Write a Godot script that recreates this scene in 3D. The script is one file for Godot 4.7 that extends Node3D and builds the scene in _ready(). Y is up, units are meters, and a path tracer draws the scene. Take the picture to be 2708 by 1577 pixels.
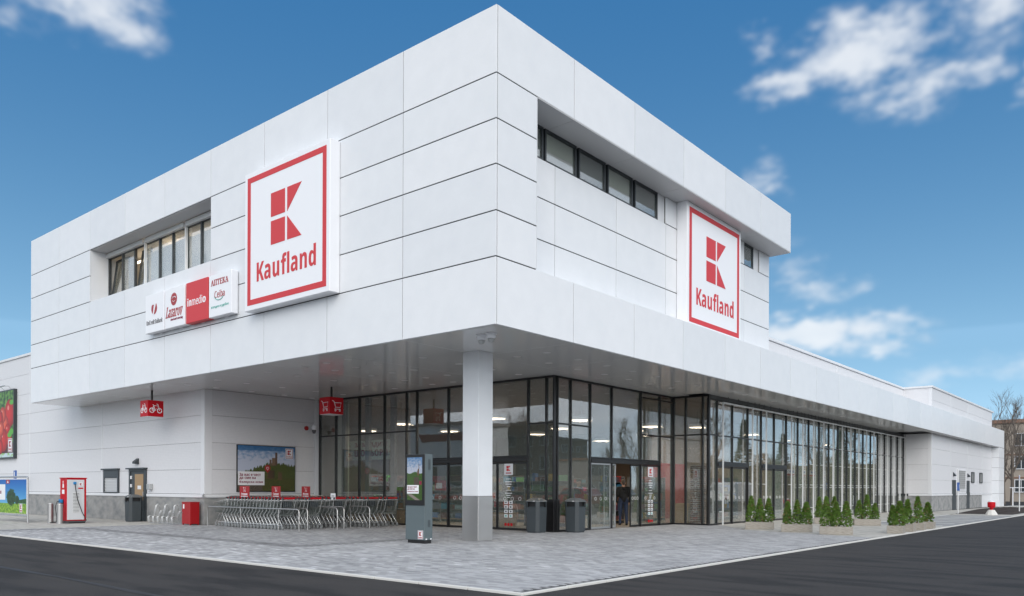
extends Node3D

# ---------------------------------------------------------------- mesh builder
class MB:
	var v := PackedVector3Array()
	var n := PackedVector3Array()
	var u := PackedVector2Array()
	var c := PackedColorArray()
	var idx := PackedInt32Array()
	var colored := false
	func quad(a: Vector3, b: Vector3, d: Vector3, e: Vector3, col := Color.WHITE) -> void:
		var nn := (d - a).cross(e - b).normalized()
		var k := v.size()
		v.append_array(PackedVector3Array([a, b, d, e]))
		n.append_array(PackedVector3Array([nn, nn, nn, nn]))
		u.append_array(PackedVector2Array([Vector2(0, 1), Vector2(1, 1), Vector2(1, 0), Vector2(0, 0)]))
		if colored:
			c.append_array(PackedColorArray([col, col, col, col]))
		idx.append_array(PackedInt32Array([k, k + 2, k + 1, k, k + 3, k + 2]))
	func quad_out(a: Vector3, b: Vector3, d: Vector3, e: Vector3, out: Vector3, col := Color.WHITE) -> void:
		if (d - a).cross(e - b).dot(out) < 0.0:
			quad(a, e, d, b, col)
		else:
			quad(a, b, d, e, col)
	func tri(a: Vector3, b: Vector3, d: Vector3, col := Color.WHITE) -> void:
		var nn := (b - a).cross(d - a).normalized()
		var k := v.size()
		v.append_array(PackedVector3Array([a, b, d]))
		n.append_array(PackedVector3Array([nn, nn, nn]))
		u.append_array(PackedVector2Array([Vector2(0, 1), Vector2(1, 1), Vector2(0, 0)]))
		if colored:
			c.append_array(PackedColorArray([col, col, col]))
		idx.append_array(PackedInt32Array([k, k + 2, k + 1]))
	func tri_out(a: Vector3, b: Vector3, d: Vector3, out: Vector3, col := Color.WHITE) -> void:
		if (b - a).cross(d - a).dot(out) < 0.0:
			tri(a, d, b, col)
		else:
			tri(a, b, d, col)
	func box(o: Vector3, s: Vector3, col := Color.WHITE) -> void:
		var h := s * 0.5
		for k in 3:
			var p := (k + 1) % 3
			var q := (k + 2) % 3
			for sg in [-1.0, 1.0]:
				var r := []
				for t in [[-1.0, -1.0], [1.0, -1.0], [1.0, 1.0], [-1.0, 1.0]]:
					var w := Vector3.ZERO
					w[k] = sg * h[k]
					w[p] = t[0] * h[p]
					w[q] = t[1] * h[q]
					r.append(o + w)
				if sg > 0:
					quad(r[0], r[1], r[2], r[3], col)
				else:
					quad(r[0], r[3], r[2], r[1], col)
	func span(a: Vector3, b: Vector3, col := Color.WHITE) -> void:
		box((a + b) * 0.5, (b - a).abs(), col)
	# a box with chamfered edges
	func cbox(o: Vector3, s: Vector3, ch: float, col := Color.WHITE) -> void:
		var h := s * 0.5
		ch = minf(ch, minf(h.x, minf(h.y, h.z)) * 0.8)
		var P := func(sg: Vector3, k: int) -> Vector3:
			var w := sg * h
			for j in 3:
				if j != k:
					w[j] -= sg[j] * ch
			return o + w
		for k in 3:
			var p := (k + 1) % 3
			var q := (k + 2) % 3
			for sg in [-1.0, 1.0]:
				var r := []
				for t in [[-1.0, -1.0], [1.0, -1.0], [1.0, 1.0], [-1.0, 1.0]]:
					var w := Vector3.ZERO
					w[k] = sg
					w[p] = t[0]
					w[q] = t[1]
					r.append(P.call(w, k))
				var outw := Vector3.ZERO
				outw[k] = sg
				quad_out(r[0], r[1], r[2], r[3], outw, col)
				for sg2 in [-1.0, 1.0]:
					var e0 := Vector3.ZERO
					e0[k] = sg
					e0[p] = sg2
					e0[q] = -1.0
					var e1 := e0
					e1[q] = 1.0
					var od := e0
					od[q] = 0.0
					quad_out(P.call(e0, k), P.call(e0, p), P.call(e1, p), P.call(e1, k), od, col)
		for sx in [-1.0, 1.0]:
			for sy in [-1.0, 1.0]:
				for sz in [-1.0, 1.0]:
					var w := Vector3(sx, sy, sz)
					tri_out(P.call(w, 0), P.call(w, 1), P.call(w, 2), w, col)
	func tube(pts: Array, r: float, sides := 6, r1 := -1.0, col := Color.WHITE, caps := true) -> void:
		if r1 < 0.0:
			r1 = r
		var m := pts.size()
		var base := v.size()
		var ref := Vector3.UP
		var d0: Vector3 = (pts[m - 1] - pts[0]).normalized()
		if absf(d0.y) > 0.9:
			ref = Vector3.RIGHT
		for i in m:
			var d: Vector3
			if i == 0:
				d = pts[1] - pts[0]
			elif i == m - 1:
				d = pts[m - 1] - pts[m - 2]
			else:
				d = (pts[i + 1] - pts[i]).normalized() + (pts[i] - pts[i - 1]).normalized()
			d = d.normalized()
			var rf := ref
			if absf(d.dot(rf)) > 0.98:
				rf = Vector3.BACK if absf(d.z) < 0.9 else Vector3.RIGHT
			var a := d.cross(rf).normalized()
			var b := a.cross(d).normalized()
			var rr := lerpf(r, r1, float(i) / (m - 1))
			for k in sides:
				var t := TAU * k / sides
				var w := a * cos(t) + b * sin(t)
				v.append(pts[i] + w * rr)
				n.append(w)
				u.append(Vector2(float(k) / sides, float(i) / (m - 1)))
				if colored:
					c.append(col)
		for i in m - 1:
			for k in sides:
				var p := base + i * sides + k
				var q := base + i * sides + (k + 1) % sides
				idx.append_array(PackedInt32Array([p, q, p + sides, q, q + sides, p + sides]))
		if caps:
			for e in [0, m - 1]:
				var dd: Vector3 = (pts[0] - pts[1]) if e == 0 else (pts[m - 1] - pts[m - 2])
				for k in range(1, sides - 1):
					var s0 := base + int(e) * sides
					tri_out(v[s0], v[s0 + k], v[s0 + k + 1], dd, col)
	# lathe round y: profile of Vector2(r, y) from bottom to top
	func lathe(o: Vector3, prof: Array, sides := 20, col := Color.WHITE, smooth := true) -> void:
		for i in prof.size() - 1:
			var p: Vector2 = prof[i]
			var q: Vector2 = prof[i + 1]
			for k in sides:
				var t0 := TAU * k / sides
				var t1 := TAU * (k + 1) / sides
				var a := o + Vector3(cos(t0) * p.x, p.y, sin(t0) * p.x)
				var b := o + Vector3(cos(t1) * p.x, p.y, sin(t1) * p.x)
				var d := o + Vector3(cos(t1) * q.x, q.y, sin(t1) * q.x)
				var e := o + Vector3(cos(t0) * q.x, q.y, sin(t0) * q.x)
				var mid := Vector3(cos((t0 + t1) / 2), 0, sin((t0 + t1) / 2))
				var dp := q - p
				var out := mid * dp.y + Vector3.UP * (-dp.x)
				if out.length() < 1e-6:
					continue
				var s := v.size()
				quad_out(a, b, d, e, out, col)
				if smooth and v.size() == s + 4:
					var on := Vector2(dp.y, -dp.x).normalized()
					for j in 4:
						var w := v[s + j] - o
						var rad := Vector3(w.x, 0, w.z)
						if rad.length() > 1e-5:
							rad = rad.normalized()
						else:
							rad = mid
						n[s + j] = (rad * on.x + Vector3.UP * on.y).normalized()
	# extrude a flat polygon (Vector2 list) given by a frame: o + x*px + y*py, thickness along z
	func prism(poly: Array, o: Vector3, ax: Vector3, ay: Vector3, az: Vector3, depth: float, col := Color.WHITE) -> void:
		var pk := PackedVector2Array(poly)
		var t := Geometry2D.triangulate_polygon(pk)
		for i in range(0, t.size(), 3):
			var a := o + ax * pk[t[i]].x + ay * pk[t[i]].y
			var b := o + ax * pk[t[i + 1]].x + ay * pk[t[i + 1]].y
			var d := o + ax * pk[t[i + 2]].x + ay * pk[t[i + 2]].y
			tri_out(a + az * depth, b + az * depth, d + az * depth, az, col)
			tri_out(a, b, d, -az, col)
		var cw := Geometry2D.is_polygon_clockwise(pk)
		for i in pk.size():
			var p := pk[i]
			var q := pk[(i + 1) % pk.size()]
			var a := o + ax * p.x + ay * p.y
			var b := o + ax * q.x + ay * q.y
			var od := Vector2(q.y - p.y, -(q.x - p.x)) * (-1.0 if cw else 1.0)
			quad_out(a, b, b + az * depth, a + az * depth, ax * od.x + ay * od.y, col)
	func mesh() -> ArrayMesh:
		var a := []
		a.resize(Mesh.ARRAY_MAX)
		a[Mesh.ARRAY_VERTEX] = v
		a[Mesh.ARRAY_NORMAL] = n
		a[Mesh.ARRAY_TEX_UV] = u
		if colored:
			a[Mesh.ARRAY_COLOR] = c
		a[Mesh.ARRAY_INDEX] = idx
		var m := ArrayMesh.new()
		m.add_surface_from_arrays(Mesh.PRIMITIVE_TRIANGLES, a)
		return m

# ---------------------------------------------------------------- helpers
var M := {}
var mesh_cache := {}
var taken := {}
var rng := RandomNumberGenerator.new()
var sans: SystemFont
var bold: SystemFont
var serif: SystemFont

func lin(r: float, g: float, b: float, a := 1.0) -> Color:
	var k := Color(r, g, b).linear_to_srgb()
	k.a = a
	return k

func mat(key: String, col: Color, rough := 0.6, metal := 0.0, spec := 0.5) -> StandardMaterial3D:
	var m := StandardMaterial3D.new()
	m.resource_name = key
	m.albedo_color = col
	m.roughness = rough
	m.metallic = metal
	m.metallic_specular = spec
	M[key] = m
	return m

func noise_tex(size: int, freq: float, octaves: int, ramp: Array, sd := 1, normal := false, strength := 4.0) -> NoiseTexture2D:
	var t := NoiseTexture2D.new()
	t.width = size
	t.height = size
	t.seamless = true
	var f := FastNoiseLite.new()
	f.noise_type = FastNoiseLite.TYPE_SIMPLEX_SMOOTH
	f.frequency = freq
	f.fractal_octaves = octaves
	f.seed = sd
	t.noise = f
	if normal:
		t.as_normal_map = true
		t.bump_strength = strength
	elif ramp.size():
		var g := Gradient.new()
		g.offsets = PackedFloat32Array()
		g.colors = PackedColorArray()
		var offs := PackedFloat32Array()
		var cols := PackedColorArray()
		for e in ramp:
			offs.append(e[0])
			cols.append(e[1])
		g.offsets = offs
		g.colors = cols
		t.color_ramp = g
	return t

func triplanar(m: StandardMaterial3D, scale: Vector3) -> void:
	m.uv1_triplanar = true
	m.uv1_world_triplanar = true
	m.uv1_scale = scale

func numbered(called: String) -> String:
	if not taken.has(called):
		taken[called] = 0
		return called
	taken[called] += 1
	return "%s_%03d" % [called, taken[called]]

func thing(called: String, label: String, category: String, at := Vector3.ZERO, turn := 0.0, group := "") -> Node3D:
	var o := Node3D.new()
	o.name = numbered(called)
	add_child(o)
	o.position = at
	o.rotation.y = turn
	o.set_meta("label", label)
	o.set_meta("category", category)
	if group:
		o.set_meta("group", group)
	return o

func part(called: String, parent: Node, at := Vector3.ZERO) -> Node3D:
	var o := Node3D.new()
	o.name = called
	parent.add_child(o, true)
	o.position = at
	return o

func put(called: String, m: Mesh, material: Material, parent: Node, at := Vector3.ZERO, kind := "") -> MeshInstance3D:
	var o := MeshInstance3D.new()
	o.name = called if parent != self else numbered(called)
	o.mesh = m
	o.material_override = material
	parent.add_child(o, true)
	o.position = at
	if kind:
		o.set_meta("kind", kind)
	return o

func cbm(s: Vector3, ch: float) -> ArrayMesh:
	var key := "%.4f %.4f %.4f %.4f" % [s.x, s.y, s.z, ch]
	if not mesh_cache.has(key):
		var b := MB.new()
		if ch > 0.0:
			b.cbox(Vector3.ZERO, s, ch)
		else:
			b.box(Vector3.ZERO, s)
		mesh_cache[key] = b.mesh()
	return mesh_cache[key]

# a box from corner a to corner b as one part
func slab(called: String, a: Vector3, b: Vector3, material: Material, parent: Node, ch := 0.003, kind := "") -> MeshInstance3D:
	return put(called, cbm((b - a).abs(), ch), material, parent, (a + b) * 0.5, kind)

func text(called: String, s: String, font: Font, material: Material, parent: Node, at: Vector3, face: Basis, width: float, height := -1.0, slant := 0.0, depth := 0.008) -> MeshInstance3D:
	# centred lettering fitted to a width, or to a width and a height; face.x runs along the line, face.z out of the wall
	var t := TextMesh.new()
	t.text = s
	t.font = font
	t.font_size = 32
	t.pixel_size = 0.01
	t.depth = 0.02
	t.curve_step = 1.0
	t.horizontal_alignment = HORIZONTAL_ALIGNMENT_CENTER
	t.vertical_alignment = VERTICAL_ALIGNMENT_CENTER
	var bb := t.get_aabb()
	var arr := t.get_mesh_arrays()
	var vv: PackedVector3Array = arr[Mesh.ARRAY_VERTEX]
	var sx := width / bb.size.x
	var sy := sx if height < 0.0 else height / bb.size.y
	var mid := bb.get_center()
	for i in vv.size():
		var p := vv[i] - mid
		vv[i] = Vector3(p.x * sx + p.y * sy * slant, p.y * sy, p.z / 0.02 * depth)
	arr[Mesh.ARRAY_VERTEX] = vv
	arr[Mesh.ARRAY_TANGENT] = null
	var am := ArrayMesh.new()
	am.add_surface_from_arrays(Mesh.PRIMITIVE_TRIANGLES, arr)
	var o := put(called, am, material, parent, at)
	o.basis = face
	return o

const FZ := Basis(Vector3.RIGHT, Vector3.UP, Vector3.BACK)          # a face towards +z
const FX := Basis(Vector3(0, 0, -1), Vector3.UP, Vector3(1, 0, 0))  # a face towards +x

# ---------------------------------------------------------------- the photograph's measures
const S := 5.03      # underside of the canopy
const TOP := 12.14
const YS := [5.03, 6.55, 7.57, 8.60, 9.61, 10.62, 12.14]
const XL := [0.0, -3.04, -6.04, -9.03, -12.02, -15.01, -17.98, -20.96, -23.93, -26.97]
const ZR := [0.0, -2.96, -5.86, -8.72, -11.66, -14.59, -17.49]
const ZW := -2.03
const ZG := -7.15
const XG := -3.74
const XP := -2.21
const XW := -0.55
const Z2 := -43.3
const XE := -16.0
const ROOF := 8.1
const KX := 4.86
const KZ := 5.04
const CAM := Vector3(11.611, 1.4, 13.34)

func _ready() -> void:
	rng.seed = 7
	setup_view()
	setup_materials()
	build_ground()
	build_supermarket()
	build_interior()
	build_signs()
	build_forecourt()
	build_trolleys()
	build_planting()
	build_right_end()
	build_surroundings()
	build_people()

func setup_view() -> void:
	var cam := Camera3D.new()
	cam.name = "camera"
	add_child(cam)
	var yaw := deg_to_rad(50.178)
	var roll := deg_to_rad(0.218)
	var F := Vector3(-cos(yaw), 0, -sin(yaw))
	var R := Vector3(sin(yaw), 0, -cos(yaw))
	cam.transform = Transform3D(Basis(R * cos(roll) + Vector3.UP * sin(roll), Vector3.UP * cos(roll) - R * sin(roll), -F), CAM)
	cam.projection = Camera3D.PROJECTION_FRUSTUM
	cam.near = 0.1
	cam.far = 2000.0
	cam.size = 0.1 * 1577.0 / 2113.07
	cam.frustum_offset = Vector2(0, 0.1 * (1291.82 - 788.5) / 2113.07)
	cam.current = true
	var we := WorldEnvironment.new()
	we.name = "daylight"
	var env := Environment.new()
	env.tonemap_mode = Environment.TONE_MAPPER_LINEAR
	env.tonemap_exposure = 2.25
	env.background_mode = Environment.BG_SKY
	env.sky = Sky.new()
	var sm := PanoramaSkyMaterial.new()
	sm.panorama = sky_picture()
	env.sky.sky_material = sm
	env.background_energy_multiplier = 1.0
	env.sdfgi_enabled = true
	env.ssao_enabled = true
	env.ssil_enabled = true
	we.environment = env
	add_child(we)
	var sun := DirectionalLight3D.new()
	sun.name = "sun"
	sun.light_energy = 0.24
	sun.light_color = Color(1.0, 0.975, 0.94)
	sun.light_angular_distance = 45.0
	sun.shadow_enabled = true
	add_child(sun)
	sun.look_at_from_position(Vector3.ZERO, -Vector3(0.72, 0.55, 0.70), Vector3.UP)

# the air and its clouds, seen from az (degrees from -z towards +x) and el
func sky_picture() -> ImageTexture:
	var w := 2048
	var h := 1024
	var im := Image.create(w, h, false, Image.FORMAT_RGBF)
	var f := FastNoiseLite.new()
	f.noise_type = FastNoiseLite.TYPE_SIMPLEX_SMOOTH
	f.fractal_octaves = 5
	f.frequency = 1.0
	f.seed = 11
	var f2 := FastNoiseLite.new()
	f2.noise_type = FastNoiseLite.TYPE_SIMPLEX_SMOOTH
	f2.fractal_octaves = 3
	f2.frequency = 1.0
	f2.seed = 5
	# clouds in view: az, el, half width az, half height el, strength
	var blobs := [[-68.3, 28.6, 4.2, 1.8, 1.0], [-72.5, 26.6, 1.6, 0.8, 0.5], [-20.5, 26.0, 2.6, 1.0, 0.75], [-16.0, 27.0, 4.0, 2.2, 1.05], [-13.2, 24.4, 3.4, 1.5, 0.7], [-9.6, 24.2, 1.5, 1.0, 0.6], [-8.8, 27.4, 3.8, 2.2, 0.85],
		[-6.2, 23.6, 1.0, 1.6, 0.9], [-22.6, 28.4, 1.4, 0.8, 0.6], [-22.4, 20.0, 2.0, 1.4, 0.72], [-21.6, 14.6, 2.2, 1.6, 0.6], [-18.6, 13.4, 2.2, 1.0, 0.62], [-20.4, 10.6, 3.8, 1.25, 1.2], [-15.6, 10.2, 3.0, 1.0, 0.95], [-12.6, 7.2, 3.4, 0.8, 0.5], [-7.6, 7.7, 2.6, 0.9, 0.55], [-10, 2.2, 9.0, 1.4, 0.7]]
	for y in h:
		var el := PI * (0.5 - (y + 0.5) / h)
		var sy := sin(el)
		if el < -0.06:
			for x in w:
				im.set_pixel(x, y, Color(0.20, 0.21, 0.23))
			continue
		var e := clampf(sy, 0.0, 1.0)
		var t := pow(1.0 - e, 4.0)
		var base := Color(0.0135, 0.072, 0.178).lerp(Color(0.187, 0.355, 0.48), t)
		var hz := pow(1.0 - e, 12.0)
		base = base.lerp(Color(0.34, 0.435, 0.51), hz * 0.75)
		var ce := cos(el)
		var eld := rad_to_deg(el)
		for x in w:
			var ph := TAU * (x + 0.5) / w
			# the first column looks along -z, the next ones turn towards +x
			var az := ph if ph < PI else ph - TAU
			var d := Vector3(sin(az) * ce, sy, -cos(az) * ce)
			var azd := rad_to_deg(az)
			var m := 0.0
			var near := azd > -84.0 and azd < 2.0 and eld < 36.0
			var q := Vector3(d.x, d.y * 2.2, d.z)
			var cov := 0.0
			if near:
				var wa := azd + 2.0 * f.get_noise_3dv(q * 7.0 + Vector3(9, 0, 0)) + 0.7 * f2.get_noise_3dv(q * 40.0)
				var we2 := eld + 1.5 * f.get_noise_3dv(q * 7.0 + Vector3(0, 9, 0)) + 0.5 * f2.get_noise_3dv(q * 40.0 + Vector3(3, 0, 0))
				for b in blobs:
					var p := (wa - float(b[0])) / float(b[2])
					var r := (we2 - float(b[1])) / float(b[3])
					var g := p * p + r * r
					if g < 6.0:
						m = maxf(m, float(b[4]) * exp(-g * 0.85))
				if m > 0.04:
					var nz := f.get_noise_3dv(q * 9.0) * 0.65 + f2.get_noise_3dv(q * 34.0) * 0.26 + f2.get_noise_3dv(q * 90.0) * 0.12
					cov = smoothstep(0.12, 0.98, m * 0.80 + nz * 0.80 * clampf(m * 1.8, 0.0, 1.0))
			# broken cloud over the rest of the sky, thickening away from the clear part
			var dd := Vector2(d.x, d.z).normalized().dot(Vector2(-0.66, -0.75)) if ce > 0.02 else -0.3
			var away := smoothstep(0.70, 0.0, dd)
			away = lerpf(away, smoothstep(30.0, 60.0, eld), 0.0 if dd < 0.0 else smoothstep(34.0, 60.0, eld) * 0.6)
			if away > 0.01:
				var nz2 := f.get_noise_3dv(q * 3.2 + Vector3(4, 0, 0)) * 0.8 + f2.get_noise_3dv(q * 13.0) * 0.2
				cov = maxf(cov, smoothstep(-0.75, 0.35, nz2) * away)
			var lit := 0.5 + 0.5 * clampf(0.5 + f2.get_noise_3dv(q * 16.0 + Vector3(0, 0.4, 0)) * 0.9, 0.0, 1.0)
			var cl := Color(0.32, 0.35, 0.39).lerp(Color(0.435, 0.445, 0.455), lit)
			cl = cl * lerpf(1.0, 1.75, away)
			im.set_pixel(x, y, base.lerp(cl, cov * lerpf(0.80, 0.94, away)))
	return ImageTexture.create_from_image(im)

func setup_materials() -> void:
	sans = SystemFont.new()
	sans.font_names = PackedStringArray(["Droid Sans"])
	bold = SystemFont.new()
	bold.font_names = PackedStringArray(["Droid Sans"])
	bold.font_weight = 700
	serif = SystemFont.new()
	serif.font_names = PackedStringArray(["Droid Serif"])
	serif.font_weight = 700
	# white aluminium cassettes in three hardly different coats
	var wavy := noise_tex(512, 0.004, 2, [], 21, true, 1.6)
	var film := noise_tex(512, 0.012, 4, [[0.0, Color(0.978, 0.980, 0.982)], [0.5, Color(0.990, 0.990, 0.990)], [1.0, Color(1, 1, 1)]], 22)
	var k := 0
	for t in [[0.775, 0.794, 0.820], [0.755, 0.775, 0.803], [0.793, 0.808, 0.832]]:
		var m := mat("cassette%d" % k, lin(t[0], t[1], t[2]), 0.33)
		m.albedo_texture = film
		m.normal_enabled = true
		m.normal_texture = wavy
		m.normal_scale = 0.18
		triplanar(m, Vector3(0.23, 0.23, 0.23))
		k += 1
	# ribbed sandwich wall panels
	var rib := Image.create(8, 256, false, Image.FORMAT_RGB8)
	for y in 256:
		var g := 0.5 + 0.5 * sin(TAU * y / 16.0)
		for x in 8:
			rib.set_pixel(x, y, Color(g, g, g))
	for t in [["ribbed0", 0.70], ["ribbed1", 0.685], ["ribbed2", 0.712]]:
		var m := mat(t[0], lin(t[1], t[1] * 1.004, t[1] * 1.035), 0.5)
		m.heightmap_enabled = true
		m.heightmap_texture = ImageTexture.create_from_image(rib)
		m.heightmap_scale = 0.12
		m.albedo_texture = film
		triplanar(m, Vector3(1, 1, 1))
	mat("trim_white", lin(0.72, 0.73, 0.75), 0.45)
	mat("substructure", lin(0.05, 0.055, 0.06), 0.8)
	mat("roof_felt", lin(0.18, 0.18, 0.18), 0.9)
	var sf := mat("soffit", lin(0.82, 0.825, 0.82), 0.10, 0.0, 0.75)
	sf.normal_enabled = true
	sf.normal_texture = noise_tex(512, 0.006, 3, [], 31, true, 3.0)
	sf.normal_scale = 0.07
	triplanar(sf, Vector3(0.35, 0.35, 1.4))
	mat("soffit_plain", lin(0.55, 0.555, 0.565), 0.4)
	mat("lamp_rim", lin(0.72, 0.72, 0.72), 0.3)
	mat("lamp_well", lin(0.42, 0.42, 0.40), 0.5)
	var cc := mat("concrete", lin(0.33, 0.335, 0.335), 0.85)
	cc.albedo_texture = noise_tex(512, 0.008, 5, [[0.0, Color(0.78, 0.79, 0.80)], [0.4, Color(0.90, 0.90, 0.90)], [0.62, Color(0.95, 0.94, 0.93)], [1.0, Color(1, 1, 1)]], 41)
	triplanar(cc, Vector3(0.35, 0.5, 0.35))
	var st := mat("steel", lin(0.52, 0.51, 0.50), 0.34, 0.9)
	st.normal_enabled = true
	st.normal_texture = noise_tex(256, 0.008, 2, [], 42, true, 2.0)
	st.normal_scale = 0.25
	triplanar(st, Vector3(0.7, 0.5, 0.7))
	mat("chrome", lin(0.66, 0.67, 0.67), 0.25, 0.6)
	mat("galvanised", lin(0.50, 0.51, 0.52), 0.42, 0.8)
	mat("wire", lin(0.27, 0.30, 0.285), 0.35, 0.45)
	mat("aluminium", lin(0.72, 0.73, 0.73), 0.35, 0.2)
	mat("black_frame", lin(0.012, 0.012, 0.013), 0.35)
	mat("anthracite", lin(0.035, 0.042, 0.048), 0.4)
	mat("grey_fin", lin(0.07, 0.075, 0.078), 0.45)
	mat("graphite", lin(0.045, 0.055, 0.062), 0.5)
	mat("rubber", lin(0.015, 0.015, 0.016), 0.6)
	mat("wheel_grey", lin(0.22, 0.23, 0.23), 0.5)
	var gl := mat("glass", Color(0.5, 0.56, 0.53, 0.05), 0.0, 0.0, 0.5)
	gl.transparency = BaseMaterial3D.TRANSPARENCY_ALPHA
	gl.normal_enabled = true
	gl.normal_texture = noise_tex(256, 0.01, 2, [], 51, true, 2.0)
	gl.normal_scale = 0.03
	triplanar(gl, Vector3(0.45, 0.3, 0.45))
	var tg := mat("tinted_glass", Color(0.10, 0.13, 0.11, 0.22), 0.0, 0.0, 0.5)
	tg.transparency = BaseMaterial3D.TRANSPARENCY_ALPHA
	var rd := mat("sign_red", lin(0.50, 0.004, 0.012), 0.45)
	rd.metallic_specular = 0.35
	mat("face_red", lin(0.62, 0.028, 0.035), 0.45)
	mat("sign_white", lin(0.86, 0.87, 0.90), 0.35)
	mat("sign_side", lin(0.78, 0.78, 0.77), 0.4)
	mat("print_white", lin(0.80, 0.80, 0.82), 0.5)
	mat("berry", lin(0.22, 0.01, 0.045), 0.5)
	mat("ink", lin(0.03, 0.03, 0.035), 0.6)
	mat("ink_grey", lin(0.10, 0.10, 0.11), 0.6)
	mat("teal", lin(0.10, 0.42, 0.36), 0.5)
	mat("box_red", lin(0.36, 0.008, 0.012), 0.35)
	mat("sign_blue", lin(0.02, 0.10, 0.38), 0.4)
	mat("cable", lin(0.012, 0.012, 0.014), 0.5)
	mat("plug_blue", lin(0.02, 0.22, 0.50), 0.4)
	mat("kerb_stone", lin(0.62, 0.61, 0.58), 0.8)
	mat("paint_white", lin(0.70, 0.70, 0.70), 0.7)
	mat("silver_plastic", lin(0.45, 0.46, 0.46), 0.35, 0.4)

	# asphalt with grain, worn lanes and old drag marks
	var asp := mat("asphalt", lin(0.0535, 0.0485, 0.0475), 0.88)
	asp.albedo_texture = noise_tex(1024, 0.16, 3, [[0.0, Color(0.45, 0.45, 0.46)], [0.45, Color(0.80, 0.80, 0.80)], [0.72, Color(0.95, 0.95, 0.95)], [1.0, Color(1, 1, 1)]], 61)
	asp.heightmap_enabled = true
	asp.heightmap_texture = noise_tex(1024, 0.25, 3, [], 62)
	asp.heightmap_scale = 0.5
	triplanar(asp, Vector3(0.5, 0.5, 0.5))
	asp.detail_enabled = true
	asp.detail_blend_mode = BaseMaterial3D.BLEND_MODE_MUL
	asp.detail_albedo = noise_tex(1024, 0.006, 5, [[0.0, Color(0.42, 0.42, 0.44)], [0.36, Color(0.66, 0.66, 0.67)], [0.48, Color(0.86, 0.86, 0.86)], [0.62, Color(0.96, 0.95, 0.93)], [1.0, Color(1, 1, 1)]], 63)
	asp.detail_uv_layer = BaseMaterial3D.DETAIL_UV_2
	asp.uv2_triplanar = true
	asp.uv2_world_triplanar = true
	asp.uv2_scale = Vector3(0.045, 0.1, 0.20)
	# paving stones: tone per stone in the vertex colours, stains in the texture
	var pv := mat("paver", Color.WHITE, 0.75)
	pv.vertex_color_use_as_albedo = true
	pv.albedo_texture = noise_tex(1024, 0.01, 5, [[0.0, Color(0.86, 0.865, 0.87)], [0.45, Color(0.94, 0.94, 0.945)], [1.0, Color(1, 1, 1)]], 64)
	triplanar(pv, Vector3(0.12, 0.12, 0.16))
	for i in 3:
		var g: float = [0.405, 0.345, 0.465][i]
		var p1 := mat("paver_loose%d" % i, lin(g, g, g * 1.012), 0.75)
		p1.albedo_texture = pv.albedo_texture
		triplanar(p1, Vector3(0.12, 0.12, 0.16))
	var bed := mat("paving_bed", lin(0.10, 0.10, 0.10), 0.95)
	bed.albedo_texture = pv.albedo_texture
	triplanar(bed, Vector3(0.4, 0.4, 0.4))
	var bg := mat("pale_slabs", lin(0.52, 0.50, 0.465), 0.8)
	bg.albedo_texture = noise_tex(1024, 0.012, 5, [[0.0, Color(0.72, 0.72, 0.71)], [0.45, Color(0.92, 0.92, 0.91)], [1.0, Color(1, 1, 1)]], 65)
	triplanar(bg, Vector3(0.2, 0.2, 0.2))
	var so := mat("soil", lin(0.055, 0.036, 0.026), 1.0)
	so.albedo_texture = noise_tex(512, 0.05, 4, [[0.0, Color(0.4, 0.4, 0.4)], [1.0, Color(1, 1, 1)]], 66)
	triplanar(so, Vector3(0.8, 0.8, 0.8))
	var dirt := mat("earth", lin(0.16, 0.14, 0.10), 1.0)
	dirt.albedo_texture = noise_tex(512, 0.02, 5, [[0.0, Color(0.55, 0.6, 0.45)], [1.0, Color(1, 1, 1)]], 67)
	triplanar(dirt, Vector3(0.05, 0.05, 0.05))
	var trv := mat("travertine", lin(0.46, 0.43, 0.39), 0.8)
	trv.albedo_texture = noise_tex(512, 0.02, 4, [[0.0, Color(0.60, 0.58, 0.56)], [0.4, Color(0.86, 0.85, 0.83)], [1.0, Color(1, 1, 1)]], 68)
	trv.heightmap_enabled = true
	trv.heightmap_texture = trv.albedo_texture
	trv.heightmap_scale = 1.2
	triplanar(trv, Vector3(0.5, 6.0, 0.5))
	var fol := mat("foliage", Color.WHITE, 0.65)
	fol.vertex_color_use_as_albedo = true
	fol.backlight_enabled = true
	fol.backlight = Color(0.25, 0.25, 0.25)
	mat("bark", lin(0.15, 0.125, 0.105), 0.9)
	var bk := mat("flesh_cloth", Color.WHITE, 0.8)
	bk.vertex_color_use_as_albedo = true
	# indoors
	mat("shop_tile", lin(0.36, 0.33, 0.29), 0.25)
	mat("shop_wall", lin(0.24, 0.19, 0.16), 0.8)
	mat("shop_ceiling", lin(0.20, 0.17, 0.15), 0.85)
	mat("shop_green", lin(0.42, 0.46, 0.38), 0.8)
	mat("wood", lin(0.36, 0.24, 0.13), 0.6)
	mat("shelf_metal", lin(0.12, 0.12, 0.125), 0.5)
	var gd := mat("goods", Color.WHITE, 0.5)
	gd.vertex_color_use_as_albedo = true
	for i in 4:
		mat("brick%d" % i, lin([0.17, 0.12, 0.21, 0.14][i], [0.075, 0.055, 0.10, 0.075][i], [0.055, 0.05, 0.075, 0.07][i]), 0.85)
	mat("mortar", lin(0.36, 0.34, 0.32), 0.9)
	var lg := mat("lamp_glow", Color(1, 0.97, 0.9), 0.5)
	lg.emission_enabled = true
	lg.emission = Color(1.0, 0.93, 0.82)
	lg.emission_energy_multiplier = 1.6
	mat("blind", lin(0.60, 0.60, 0.59), 0.8)
	mat("room_white", lin(0.62, 0.60, 0.56), 0.8)

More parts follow.
